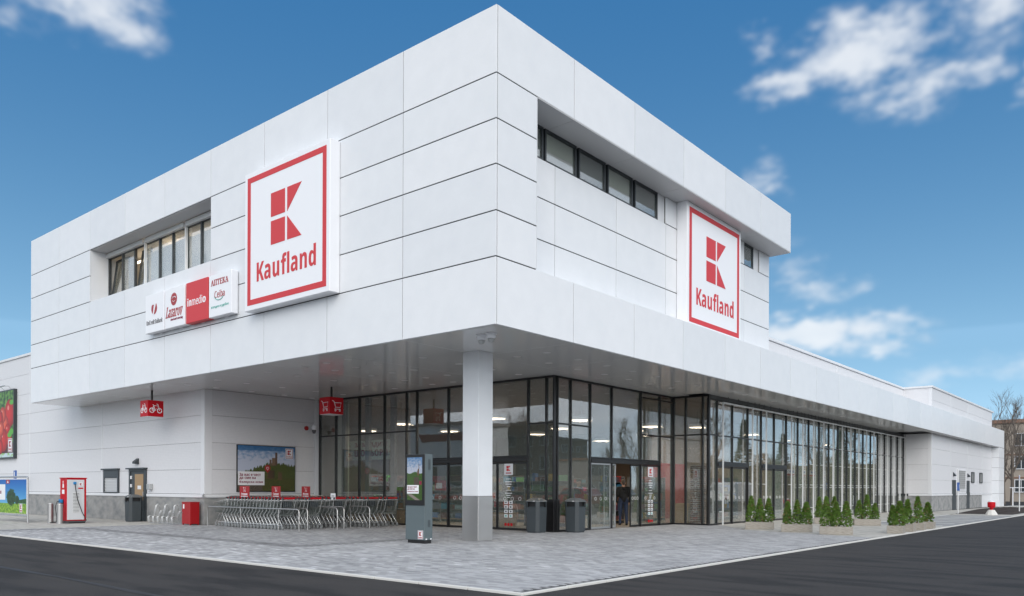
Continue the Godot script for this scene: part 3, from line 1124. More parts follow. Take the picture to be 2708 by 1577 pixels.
	glaze(eg, 2, ZG, [XE + 0.06, -14.88, -13.40, -11.90, -10.65, -10.09], [[T], [T], [T], [T], [T]], 0.0, S)
	glaze(eg, 2, ZG, [-10.09 + 0.0, -8.46, -6.63, -4.80], [[2.46], [2.46], [2.46]], 0.0, S, [0, 1, 2])
	glaze(eg, 2, ZG, [-4.80 + 0.0, -4.05, XG + 0.0], [[T], [T]], 0.0, S)
	slab("head_beam", Vector3(-10.06, 2.28, ZG - 0.14), Vector3(-4.83, 2.43, ZG + 0.05), M.black_frame, eg, 0.006)
	for x in [-14.62, -13.14, -11.64]:
		slab("inner_post", Vector3(x - 0.14, 0.0, ZG - 0.34), Vector3(x + 0.10, S, ZG - 0.20), M.grey_fin, eg, 0.006)
	var eg2 := part("corner_glazing", shop)
	glaze(eg2, 0, XG, [ZG - 0.2, -8.08, -9.22], [[3.5], [3.5]], 0.0, S)
	glaze(eg2, 0, XG, [-9.22, -10.56, -12.55], [[2.46], [2.46]], 0.0, S, [0, 1])
	glaze(eg2, 0, XG, [-12.55, -13.97], [[2.46, 3.42, 4.80]], 0.0, S, [0])
	glaze(eg2, 0, XG, [-13.97, -14.97], [[3.42, 4.80]], 0.0, S)
	slab("head_beam", Vector3(XG - 0.14, 2.29, -13.94), Vector3(XG + 0.05, 2.43, -9.25), M.black_frame, eg2, 0.006)
	slab("corner_base", Vector3(XG - 0.42, 0.0, ZG - 0.32), Vector3(XG + 0.012, 1.05, ZG + 0.012), M.black_frame, eg2, 0.006)
	var eg3 := part("porch_glazing", shop)
	glaze(eg3, 2, -15.0, [XG + 0.03, -3.19, -2.47, XP], [[3.5], [3.5], [3.5]], 0.0, S)
	var eg4 := part("terrace_glazing", shop)
	glaze(eg4, 0, XP, [-15.03, -15.72], [[3.5]], 0.0, 4.9)
	glaze(eg4, 0, XP, [-15.72, -17.12, -18.62], [[2.46, 3.5], [2.46, 3.5]], 0.0, 4.9, [0, 1])
	glaze(eg4, 0, XP, [-18.62, -20.02], [[3.5]], 0.0, 4.9)
	glaze(eg4, 0, XP, [-20.02, -21.47, -22.90], [[2.46, 3.5], [2.46, 3.5]], 0.0, 4.9, [0, 1])
	bar = 0.018
	var us := [-22.90]
	var bars := []
	while us[-1] > -42.0:
		us.append(float(us[-1]) - 1.457)
		bars.append([3.5])
	glaze(eg4, 0, XP, us, bars, 0.0, 4.9)
	slab("head_beam", Vector3(XP - 0.12, 2.29, -18.59), Vector3(XP + 0.06, 2.44, -15.75), M.black_frame, eg4, 0.006)
	slab("head_beam", Vector3(XP - 0.12, 2.29, -22.87), Vector3(XP + 0.06, 2.44, -20.05), M.black_frame, eg4, 0.006)
	slab("head_strip", Vector3(XP - 0.1, 4.9, Z2), Vector3(XP + 0.02, S, -15.03), M.grey_fin, eg4, 0.0)
	# slim silver posts in front of the terrace glazing
	var fp := [-15.87, -18.68, -20.13, -23.07]
	while fp[-1] > -42.9:
		fp.append(float(fp[-1]) - 1.437)
	for z in fp:
		var t := MB.new()
		t.span(Vector3(XP + 0.16, 0.0, z - 0.022), Vector3(XP + 0.21, 4.80, z + 0.022))
		for y in [0.5, 1.6, 2.6, 3.5, 4.6]:
			t.span(Vector3(XP + 0.03, y, z - 0.012), Vector3(XP + 0.16, y + 0.03, z + 0.012))
		put("outer_post", t.mesh(), M.aluminium, eg4)
	for i in fp.size() - 1:
		slab("top_rail", Vector3(XP + 0.165, 4.74, fp[i] - 0.03), Vector3(XP + 0.205, 4.80, fp[i + 1] + 0.03), M.aluminium, eg4, 0.004)
		for k in 3:
			var z := lerpf(fp[i], fp[i + 1], (k + 0.5) / 3.0)
			slab("hanger", Vector3(XP + 0.175, 4.80, z - 0.012), Vector3(XP + 0.195, S, z + 0.012), M.grey_fin, eg4, 0.0)
	# doors
	var d1 := part("sliding_door", shop)
	door_leaf(d1, 2, ZG - 0.03, -8.49, -10.06, 2.27, M.black_frame)
	door_leaf(d1, 2, ZG - 0.03, -8.43, -7.30, 2.27, M.black_frame)
	door_leaf(d1, 2, ZG - 0.03, -7.28, -6.15, 2.27, M.black_frame)
	door_leaf(d1, 2, ZG - 0.03, -6.13, -4.83, 2.27, M.black_frame)
	var d2 := part("sliding_door", shop)
	door_leaf(d2, 0, XG - 0.03, -9.28, -10.52, 2.28, M.galvanised)
	door_leaf(d2, 0, XG - 0.09, -10.20, -10.94, 2.28, M.galvanised)
	door_leaf(d2, 0, XG - 0.03, -11.85, -12.52, 2.28, M.black_frame)
	door_leaf(d2, 0, XG - 0.03, -12.60, -13.94, 2.28, M.black_frame)
	for q in [[-15.75, -17.09], [-20.05, -21.44]]:
		var d3 := part("sliding_door", shop)
		door_leaf(d3, 0, XP - 0.03, q[0], q[1], 2.28, M.black_frame)
		door_leaf(d3, 0, XP - 0.03, float(q[1]) - 0.06, float(q[1]) - 1.44, 2.28, M.black_frame)
	# the column at the corner
	var col := part("column", shop)
	slab("cladding", Vector3(-3.10, 1.19, -2.80), Vector3(-2.53, S + 0.001, -2.23), M.cassette0, col, 0.006)
	slab("steel_base", Vector3(-3.106, 0.0, -2.806), Vector3(-2.524, 1.187, -2.224), M.steel, col, 0.008)
	# dome cameras below the canopy corner
	for p in [[-1.07, -0.72], [-0.74, -0.69]]:
		var dc := part("dome_camera", shop, Vector3(p[0], S, p[1]))
		var b := MB.new()
		b.lathe(Vector3.ZERO, [Vector2(0.055, -0.14), Vector2(0.11, -0.10), Vector2(0.11, -0.04), Vector2(0.13, -0.03), Vector2(0.13, 0.0)], 16)
		put("housing", b.mesh(), M.sign_white, dc)
		b = MB.new()
		b.lathe(Vector3.ZERO, [Vector2(0.0, -0.24), Vector2(0.05, -0.22), Vector2(0.085, -0.16), Vector2(0.075, -0.125)], 16)
		put("dome", b.mesh(), M.silver_plastic, dc)

	# set-back roof storey and the plain wing at the far end
	var ub := part("roof_wall", shop)
	slab("backing", Vector3(XP - 0.5, 5.1, Z2), Vector3(XP - 0.07, 7.9, -17.4), M.substructure, ub, 0.0)
	var zs := [-17.4, -23.1, -29.9, -36.6, Z2]
	for i in 4:
		sandwich(ub, Vector3(XP - 0.06, 6.55, zs[i]), Vector3(XP, 7.93, zs[i + 1]), 0)
		slab("joint_cover", Vector3(XP, 6.56, zs[i + 1] + 0.05), Vector3(XP + 0.012, 7.93, zs[i + 1] - 0.0), M.trim_white, ub, 0.002)
	slab("coping", Vector3(XP - 0.5, 7.95, Z2), Vector3(XP + 0.07, 8.07, -17.36), M.trim_white, ub, 0.006)
	var wg := part("end_wing", shop)
	slab("backing", Vector3(-16.0, 0.0, -65.4), Vector3(XW - 0.07, 7.98, Z2 - 0.07), M.substructure, wg, 0.0)
	var wz := [Z2 - 0.16, -48.9, -54.75, -60.6, -64.85]
	var wy := [1.14, 2.04, 3.05, 4.06, S]
	for i in 4:
		for j in 4:
			sandwich(wg, Vector3(XW - 0.06, wy[j], wz[i]), Vector3(XW, wy[j + 1], wz[i + 1]), 0)
		for r in [[6.55, 7.2], [7.2, 7.98]]:
			sandwich(wg, Vector3(XW - 0.06, r[0], wz[i]), Vector3(XW, r[1], wz[i + 1]), 0)
		slab("joint_cover", Vector3(XW, 1.14, wz[i + 1] + 0.08), Vector3(XW + 0.01, S, wz[i + 1] - 0.08 if i < 3 else wz[i + 1]), M.trim_white, wg, 0.002)
		slab("joint_cover", Vector3(XW, 6.56, wz[i + 1] + 0.08), Vector3(XW + 0.01, 7.97, wz[i + 1] - 0.08 if i < 3 else wz[i + 1]), M.trim_white, wg, 0.002)
	slab("corner_trim", Vector3(XW - 0.2, 1.14, Z2 - 0.155), Vector3(XW + 0.008, S, Z2 + 0.008), M.trim_white, wg, 0.004)
	slab("corner_trim", Vector3(XW - 0.2, 6.55, Z2 - 0.155), Vector3(XW + 0.008, 7.98, Z2 + 0.008), M.trim_white, wg, 0.004)
	for j in 4:
		sandwich(wg, Vector3(-16.0, wy[j], Z2 - 0.06), Vector3(XW - 0.2, wy[j + 1], Z2), 2)
	sandwich(wg, Vector3(-9.0, 6.55, Z2 - 0.06), Vector3(XW - 0.2, 7.98, Z2), 2)
	slab("coping", Vector3(-9.0, 7.98, -65.4), Vector3(XW + 0.07, 8.10, Z2 + 0.07), M.trim_white, wg, 0.006)
	slab("plinth", Vector3(-16.0, 0.0, Z2 - 0.06), Vector3(XW + 0.014, 1.0, Z2 + 0.012), M.concrete, wg, 0.004)
	for r in [[Z2 - 0.061, -49.38], [-50.62, -54.35], [-55.45, -60.4]]:
		slab("plinth", Vector3(XW - 0.06, 0.0, r[0]), Vector3(XW + 0.012, 1.0, r[1]), M.concrete, wg, 0.004)
	slab("flashing", Vector3(XP + 0.3, 1.0, Z2 - 0.05), Vector3(XW + 0.05, 1.13, Z2 + 0.05), M.trim_white, wg, 0.02)
	for r in [[Z2 - 0.051, -49.36], [-50.64, -54.33], [-55.47, -64.85]]:
		slab("flashing", Vector3(XW - 0.05, 1.0, r[0]), Vector3(XW + 0.05, 1.13, r[1]), M.trim_white, wg, 0.02)
	slab("low_wall", Vector3(XW - 0.06, 0.0, -60.41), Vector3(XW + 0.02, 0.99, -64.85), M.trim_white, wg, 0.004)
	# end pier
	for r in [[0.0, 1.1], [1.1, 2.2], [2.2, 3.3], [3.3, 4.15], [4.15, 5.02]]:
		slab("panel", Vector3(-0.6, float(r[0]) + 0.008, -67.40), Vector3(-0.002, float(r[1]) - 0.008, -64.86), M.cassette1, wg, 0.004)
	slab("backing", Vector3(-0.58, 0.0, -67.36), Vector3(-0.04, 5.03, -64.9), M.substructure, wg, 0.0)
	for q in [[-49.40, -50.60], [-54.37, -55.43]]:
		var sdr := part("service_door", shop)
		slab("leaf", Vector3(XW - 0.05, 0.0, q[0]), Vector3(XW + 0.03, 2.10, q[1]), M.graphite, sdr, 0.004)
		slab("handle", Vector3(XW + 0.03, 1.0, float(q[1]) + 0.1), Vector3(XW + 0.08, 1.25, float(q[1]) + 0.14), M.steel, sdr, 0.004)
		var b := MB.new()
		b.prism([Vector2(0, 0), Vector2(0.17, 0.02), Vector2(0.17, 0.10), Vector2(0.0, 0.30)], Vector3(XW, 2.35, float(q[0]) - 0.30), Vector3.RIGHT, Vector3.UP, Vector3(0, 0, -1), 0.24)
		put("wall_lamp", b.mesh(), M.anthracite, sdr)
	for q in [[-56.1, -57.2], [-59.35, -60.55]]:
		var wn := part("window", shop)
		var fr := MB.new()
		fr.span(Vector3(XW, 1.95, q[0]), Vector3(XW + 0.05, 2.78, float(q[0]) - 0.22))
		fr.span(Vector3(XW, 1.95, float(q[1]) + 0.22), Vector3(XW + 0.05, 2.78, q[1]))
		fr.span(Vector3(XW, 2.68, float(q[0]) - 0.22), Vector3(XW + 0.05, 2.78, float(q[1]) + 0.22))
		fr.span(Vector3(XW, 1.95, float(q[0]) - 0.22), Vector3(XW + 0.05, 2.03, float(q[1]) + 0.22))
		put("frame", fr.mesh(), M.anthracite, wn)
		slab("pane", Vector3(XW + 0.001, 2.03, float(q[0]) - 0.22), Vector3(XW + 0.02, 2.68, float(q[1]) + 0.22), M.silver_plastic, wn, 0.0)
	# barred window
	var bwn := part("barred_window", shop)
	var fr2 := MB.new()
	fr2.span(Vector3(XW, 1.36, -51.0), Vector3(XW + 0.05, 2.88, -51.1))
	fr2.span(Vector3(XW, 1.36, -54.0), Vector3(XW + 0.05, 2.88, -54.1))
	fr2.span(Vector3(XW, 2.80, -51.1), Vector3(XW + 0.05, 2.88, -54.0))
	fr2.span(Vector3(XW, 1.36, -51.1), Vector3(XW + 0.05, 1.44, -54.0))
	put("frame", fr2.mesh(), M.sign_white, bwn)
	slab("pane", Vector3(XW + 0.001, 1.44, -51.1), Vector3(XW + 0.015, 2.80, -54.0), M.silver_plastic, bwn, 0.0)
	for k in 9:
		slab("bar", Vector3(XW + 0.03, 1.52 + k * 0.145, -51.1), Vector3(XW + 0.045, 1.535 + k * 0.145, -54.0), M.sign_white, bwn, 0.0)
	# roofs
	var rf := MB.new()
	rf.span(Vector3(-60, 7.6, -65.4), Vector3(-27.0, 7.95, ZW - 0.41))
	rf.span(Vector3(-27.0, 7.6, -65.4), Vector3(-9.0, 7.95, -17.40))
	rf.span(Vector3(-9.0, 7.6, Z2), Vector3(XP - 0.51, 7.9, -17.40))
	put("roof", rf.mesh(), M.roof_felt, shop)

# ---------------------------------------------------------------- inside the shop
func pendant(x: float, y: float, z: float, r: float, e: float) -> void:
	var t := thing("pendant_lamp", "round white pendant lamp glowing under the shop ceiling", "lamp", Vector3(x, y, z), 0.0, "round pendant lamps inside the shop")
	var b := MB.new()
	b.lathe(Vector3.ZERO, [Vector2(r - 0.03, 0.0), Vector2(r, 0.02), Vector2(r, 0.10), Vector2(r * 0.8, 0.14), Vector2(0.0, 0.15)], 24)
	put("shade", b.mesh(), M.sign_white, t)
	b = MB.new()
	b.lathe(Vector3(0, 0.0, 0), [Vector2(0.0, -0.012), Vector2(r - 0.04, -0.008), Vector2(r - 0.03, 0.004)], 24)
	put("lamp_diffuser", b.mesh(), M.lamp_glow, t)
	b = MB.new()
	b.tube([Vector3(0, 0.15, 0), Vector3(0, 4.94 - y, 0)], 0.008, 5)
	put("cord", b.mesh(), M.ink, t)
	var l := AreaLight3D.new()
	l.name = numbered("pendant_light")
	l.area_size = Vector2(r * 1.7, r * 1.7)
	l.light_energy = e
	l.light_color = Color(1.0, 0.92, 0.80)
	l.shadow_enabled = true
	l.position = Vector3(x, y - 0.03, z)
	l.rotation.x = -PI / 2
	add_child(l)

func goods_shelf(x: float, z: float, turn: float, w: float, sd: int, label: String, cat := "shelf") -> void:
	var t := thing("goods_shelf", label, cat, Vector3(x, 0, z), turn)
	var b := MB.new()
	for s in [-1.0, 1.0]:
		b.box(Vector3(s * (w * 0.5 - 0.02), 0.95, 0), Vector3(0.04, 1.9, 0.5))
	b.box(Vector3(0, 0.95, -0.235), Vector3(w - 0.08, 1.9, 0.03))
	put("frame", b.mesh(), M.shelf_metal, t)
	var r := RandomNumberGenerator.new()
	r.seed = sd
	var g := MB.new()
	g.colored = true
	for k in 5:
		var y := 0.12 + k * 0.38
		slab("board", Vector3(-w * 0.5 + 0.04, y, -0.22), Vector3(w * 0.5 - 0.04, y + 0.03, 0.25), M.shelf_metal if k else M.wood, t, 0.0)
		var px := -w * 0.5 + 0.06
		while px < w * 0.5 - 0.16:
			var bw := r.randf_range(0.07, 0.16)
			var bh := r.randf_range(0.14, 0.30)
			var hue: float = [0.0, 0.02, 0.08, 0.12, 0.14, 0.33, 0.55, 0.6, 0.95][r.randi_range(0, 8)]
			var cl := Color.from_hsv(hue, r.randf_range(0.2, 0.85), r.randf_range(0.15, 0.75)).srgb_to_linear()
			var n := r.randi_range(1, 4)
			for i in n:
				if px + bw > w * 0.5 - 0.06:
					break
				g.span(Vector3(px, y + 0.031, -0.15), Vector3(px + bw - 0.008, y + 0.03 + bh, 0.2), cl)
				px += bw
	put("goods", g.mesh(), M.goods, t, Vector3.ZERO, "stuff")

func build_interior() -> void:
	var it := part("interior", shop)
	slab("floor", Vector3(-26, -0.1, -36), Vector3(XG - 0.12, 0.006, ZG - 0.1), M.shop_tile, it, 0.0)
	slab("floor", Vector3(XG - 0.119, -0.1, -36), Vector3(XP - 0.1, 0.006, -15.09), M.shop_tile, it, 0.0)
	slab("floor", Vector3(-9, -0.1, Z2 - 0.06), Vector3(XP - 0.1, 0.005, -36.01), M.shop_tile, it, 0.0)
	slab("ceiling", Vector3(-26, 4.96, -36), Vector3(XG - 0.1, 5.0, ZG - 0.1), M.shop_ceiling, it, 0.0)
	slab("ceiling", Vector3(XG - 0.099, 4.96, -36), Vector3(XP - 0.12, 5.0, -15.1), M.shop_ceiling, it, 0.0)
	slab("ceiling", Vector3(-9, 4.96, Z2), Vector3(XP - 0.12, 5.0, -36.01), M.shop_ceiling, it, 0.0)
	slab("wall", Vector3(-26.2, 0.0, -36), Vector3(-26, 4.96, ZG - 0.1), M.shop_wall, it, 0.0)
	slab("wall", Vector3(-26, 0.0, ZG - 0.3), Vector3(XE - 0.41, 4.96, ZG - 0.1), M.shop_wall, it, 0.0)
	slab("wall", Vector3(-26, 0.0, -30.2), Vector3(-7.2, 4.96, -30), M.shop_wall, it, 0.0)
	# service rooms behind the terrace windows
	slab("wall", Vector3(-7.2, 0.0, Z2 - 0.05), Vector3(-7.0, 4.96, -19.0), M.shop_wall, it, 0.0)
	slab("red_wall", Vector3(-6.99, 0.0, -22.0), Vector3(-6.9, 2.6, -18.6), M.box_red, it, 0.0)
	for z in [-24.6, -27.6, -30.6, -33.6, -36.6, -39.6]:
		slab("pale_pier", Vector3(-3.6, 0.0, z - 0.5), Vector3(-3.3, 4.96, z + 0.5), M.shop_green, it, 0.0)
	slab("pale_pier", Vector3(-15.6, 0.0, ZG - 0.75), Vector3(-14.95, 4.96, ZG - 0.5), M.shop_green, it, 0.0)
	# banner hung inside the bay window
	var bn := thing("hanging_banner", "pale green banner with dark red letters hung inside bay window", "banner", Vector3(-14.5, 2.98, -8.6))
	slab("cloth", Vector3(-1.6, -0.41, -0.006), Vector3(1.6, 0.41, 0.006), mat("mint", lin(0.50, 0.58, 0.50), 0.8), bn, 0.002)
	text("lettering", "ЗА МЛАДИТЕ", bold, M.berry, bn, Vector3(0.1, 0.20, 0.010), FZ, 2.1, 0.24)
	text("lettering", "ШОФЬОРИ", bold, M.berry, bn, Vector3(0.1, -0.12, 0.010), FZ, 2.1, 0.28)
	for s in [-1.0, 1.0]:
		var cb := MB.new()
		cb.tube([Vector3(s * 1.5, 0.41, 0), Vector3(s * 1.5, 1.97, 0)], 0.004, 4)
		put("cord", cb.mesh(), M.ink, bn)
		var sk := MB.new()
		for i in 7:
			var a := TAU * i / 7.0
			sk.prism([Vector2(-0.05, -0.03), Vector2(0.05, -0.03), Vector2(0.02, 0.06)], Vector3(s * 1.36 + cos(a) * 0.09, 0.02 + sin(a) * 0.22, 0.007), Vector3.RIGHT, Vector3.UP, Vector3.BACK, 0.004)
		put("motif", sk.mesh(), M.wood, bn)
	var sp := MB.new()
	sp.span(Vector3(-1.59, -0.22, 0.0065), Vector3(1.59, -0.205, 0.0085))
	put("rule", sp.mesh(), M.ink_grey, bn)
	# lamps
	for p in [[-13.2, -9.2], [-11.0, -11.5], [-14.6, -13.5], [-8.4, -9.6], [-6.2, -12.2], [-9.4, -15.2], [-12.6, -17.6], [-5.6, -16.6], [-17.5, -11.0], [-17.0, -18.0], [-8.4, -21.0], [-13.0, -24.0]]:
		pendant(p[0], 4.05, p[1], 0.45, 2.6)
	for z in [-20.0, -26.0, -32.0, -38.0]:
		pendant(-5.2, 4.2, z, 0.40, 3.0)
	# shelves
	goods_shelf(-14.4, -9.6, 0.0, 2.4, 1, "tall shop shelf of mixed goods behind bay window, below the pale banner")
	goods_shelf(-11.6, -10.6, 0.0, 2.2, 2, "shop shelf of small packets behind the bay glazing, beside the striped mullions")
	goods_shelf(-8.6, -12.4, 0.1, 2.2, 3, "shop shelf facing the bay door, stacked with coloured boxes")
	goods_shelf(-6.4, -10.4, 0.3, 1.8, 4, "shop shelf just inside the corner glazing behind the info panel")
	goods_shelf(-12.2, -14.6, 0.0, 2.6, 5, "long shop shelf in the second aisle seen through bay glazing")
	goods_shelf(-9.2, -17.8, 0.0, 2.6, 6, "long shop shelf in the deep aisle behind the bay door")
	goods_shelf(-6.2, -17.2, PI / 2, 2.4, 7, "shop shelf of bright goods facing the porch glass")
	goods_shelf(-5.9, -13.6, PI / 2, 1.8, 8, "shop shelf of mixed goods behind the fixed door pane with pale icons")
	goods_shelf(-4.6, -21.4, PI / 2, 2.2, 9, "dark shelf of goods behind second terrace door")
	goods_shelf(-16.4, -13.0, 0.0, 2.6, 10, "shop shelf against the far aisle beyond the banner")
	# red frames with cards at the tills
	for p in [[-12.6, 1.55, -9.4], [-10.9, 1.5, -9.2], [-9.2, 1.9, -9.8]]:
		var pc := thing("price_card", "red and white price card standing on a pole inside the shop", "sign", Vector3(p[0], 0, p[2]), 0.0, "price cards inside the bay window")
		slab("card", Vector3(-0.3, float(p[1]) - 0.2, -0.01), Vector3(0.3, float(p[1]) + 0.2, 0.01), M.box_red, pc, 0.0)
		slab("print", Vector3(-0.22, float(p[1]) - 0.12, 0.011), Vector3(0.12, float(p[1]) + 0.1, 0.014), M.print_white, pc, 0.0)
		slab("pole", Vector3(-0.015, 0.006, -0.015), Vector3(0.015, float(p[1]) - 0.2, 0.015), M.shelf_metal, pc, 0.0)
	# pale counters behind the glass
	for p in [[-13.9, -8.2, 1.3], [-12.2, -8.2, 1.3], [-7.6, -8.9, 1.4], [-5.3, -8.6, 0.9]]:
		var ct := thing("shop_counter", "low wooden counter standing inside the shop glass", "counter", Vector3(p[0], 0.006, p[1]), 0.0, "low counters inside the bay glazing")
		slab("body", Vector3(-p[2] * 0.5, 0.0, -0.25), Vector3(p[2] * 0.5, 0.52, 0.25), M.wood, ct, 0.006)
		slab("top", Vector3(-p[2] * 0.5 - 0.03, 0.521, -0.28), Vector3(p[2] * 0.5 + 0.03, 0.56, 0.28), M.shelf_metal, ct, 0.006)
	# brick pier inside the porch corner
	var bp := thing("brick_pier", "dark red brick pier with pale joints inside the porch corner", "pier", Vector3(-2.98, 0.006, -15.66))
	slab("mortar", Vector3(-0.215, 0.0, -0.215), Vector3(0.215, 2.32, 0.215), M.mortar, bp, 0.0)
	var bm := cbm(Vector3(0.215, 0.062, 0.012), 0.002)
	var bh := cbm(Vector3(0.102, 0.062, 0.012), 0.002)
	for k in 31:
		for f in 2:
			var xs := [-0.115, 0.115] if k % 2 == 0 else [-0.172, 0.0, 0.172]
			for i in xs.size():
				var half: bool = k % 2 == 1 and i != 1
				var o := put("brick", bh if half else bm, M["brick%d" % rng.randi_range(0, 3)], bp)
				var yy := 0.04 + k * 0.0745
				if f == 0:
					o.position = Vector3(xs[i], yy, 0.219)
				else:
					o.position = Vector3(0.219, yy, -float(xs[i]))
					o.rotation.y = PI / 2
	# wooden crate behind the porch glass
	var cr := thing("wooden_crate", "pale plywood display crate beside the brick pier", "crate", Vector3(-3.62, 0.006, -15.7))
	for k in 4:
		slab("plank", Vector3(-0.28, 0.205 * k, -0.2), Vector3(0.28, 0.205 * k + 0.198, 0.2), M.wood, cr, 0.004)
	# strip posters behind the terrace windows
	for i in 4:
		var sp2 := thing("strip_poster", "white and red strip poster hung inside terrace window", "poster", Vector3(-3.4, 2.25, -26.6 - i * 1.5), 0.0, "strip posters behind the terrace windows")
		slab("sheet", Vector3(-0.006, -0.16, -0.62), Vector3(0.006, 0.16, 0.62), M.print_white, sp2, 0.0)
		slab("stripe", Vector3(0.007, -0.15, -0.6), Vector3(0.010, -0.07, 0.6), M.sign_red, sp2, 0.0)
		slab("stripe", Vector3(0.007, 0.0, -0.55), Vector3(0.010, 0.10, 0.1), M.sign_blue, sp2, 0.0)
		slab("hanger", Vector3(-0.004, 0.16, -0.01), Vector3(0.004, 2.71, 0.01), M.ink_grey, sp2, 0.0)
	# info panels on the glass beside the doors
	for q in [[Vector3(-5.59, 0, ZG + 0.042), 0.0, "bay door"], [Vector3(XG + 0.042, 0, -13.19), PI / 2, "corner entrance door"]]:
		var ip := thing("info_panel", "column of white notices and icons on glass beside the %s" % q[2], "notice", q[0], q[1])
		slab("logo_frame", Vector3(-0.19, 1.84, 0.0), Vector3(0.19, 2.22, 0.004), M.print_white, ip, 0.0)
		emblem(ip, Vector3(0, 2.06, 0.006), FZ, 0.17)
		slab("logo_word", Vector3(-0.12, 1.89, 0.0045), Vector3(0.12, 1.925, 0.006), M.box_red, ip, 0.0)
		for r in [[1.70, 0.22, 0.03], [1.60, 0.30, 0.05], [1.52, 0.26, 0.05], [1.44, 0.14, 0.05], [1.32, 0.22, 0.03], [1.22, 0.30, 0.04], [1.15, 0.18, 0.04], [1.08, 0.12, 0.04]]:
			slab("notice_line", Vector3(-float(r[1]) / 2, r[0], 0.0), Vector3(float(r[1]) / 2, float(r[0]) + float(r[2]) * 0.6, 0.003), M.print_white, ip, 0.0)
		for i in 4:
			for s in [-1.0, 1.0]:
				slab("icon", Vector3(s * 0.105 - 0.075, 0.42 + i * 0.15, 0.0), Vector3(s * 0.105 + 0.075, 0.53 + i * 0.15, 0.003), M.print_white, ip, 0.0)
				slab("icon_mark", Vector3(s * 0.105 - 0.04, 0.445 + i * 0.15, 0.0035), Vector3(s * 0.105 + 0.03, 0.50 + i * 0.15, 0.005), M.teal if i == 0 else M.ink_grey, ip, 0.0)
		for i in 3:
			slab("warning", Vector3(-0.17 + i * 0.13, 0.14, 0.0), Vector3(-0.08 + i * 0.13, 0.23, 0.003), M.sign_red, ip, 0.0)

# the K of the trademark, four red blocks, centred; size is its height
func emblem(parent: Node, at: Vector3, face: Basis, size: float, material: Material = null, depth := 0.006) -> void:
	var k := size / 1.46
	var pieces := [[Vector2(-0.725, 0.06), Vector2(-0.045, 0.06), Vector2(-0.045, 0.73), Vector2(-0.725, 0.73)], [Vector2(-0.725, -0.73), Vector2(-0.045, -0.73), Vector2(-0.045, -0.06), Vector2(-0.725, -0.06)], [Vector2(0.06, 0.06), Vector2(0.725, 0.73), Vector2(0.06, 0.73)], [Vector2(0.06, -0.06), Vector2(0.06, -0.73), Vector2(0.725, -0.73)]]
	for p in pieces:
		var q := []
		for e in p:
			q.append(e * k)
		var b := MB.new()
		b.prism(q, Vector3.ZERO, face.x, face.y, face.z, depth)
		put("emblem_block", b.mesh(), M.face_red if material == null else material, parent, at)

# ---------------------------------------------------------------- signs and posters
func big_sign(label: String, centre: Vector3, face: Basis, w: float, h: float, depth: float) -> void:
	# centre: middle of the front face
	var t := thing("logo_sign", label, "sign", centre)
	t.basis = face
	var sh := MB.new()
	sh.cbox(Vector3(0, 0, -depth * 0.5), Vector3(w, h, depth), 0.012)
	put("light_box", sh.mesh(), M.sign_white, t)
	var k := w / 4.02
	var ro := 1.865 * k
	var ri := 1.705 * k
	var roy := 1.86 * h / 4.02
	var riy := 1.70 * h / 4.02
	var fr := MB.new()
	fr.span(Vector3(-ro, riy, 0.001), Vector3(ro, roy, 0.006))
	fr.span(Vector3(-ro, -roy, 0.001), Vector3(ro, -riy, 0.006))
	fr.span(Vector3(-ro, -riy, 0.001), Vector3(-ri, riy, 0.006))
	fr.span(Vector3(ri, -riy, 0.001), Vector3(ro, riy, 0.006))
	put("border", fr.mesh(), M.face_red, t)
	emblem(t, Vector3(0.05 * k, 0.435 * h / 4.02, 0.001), FZ, 1.46 * k)
	text("lettering", "Kaufland", bold, M.face_red, t, Vector3(0.02 * k, -0.93 * h / 4.02, 0.004), FZ, 2.80 * k, 0.60 * k, 0.0, 0.006)

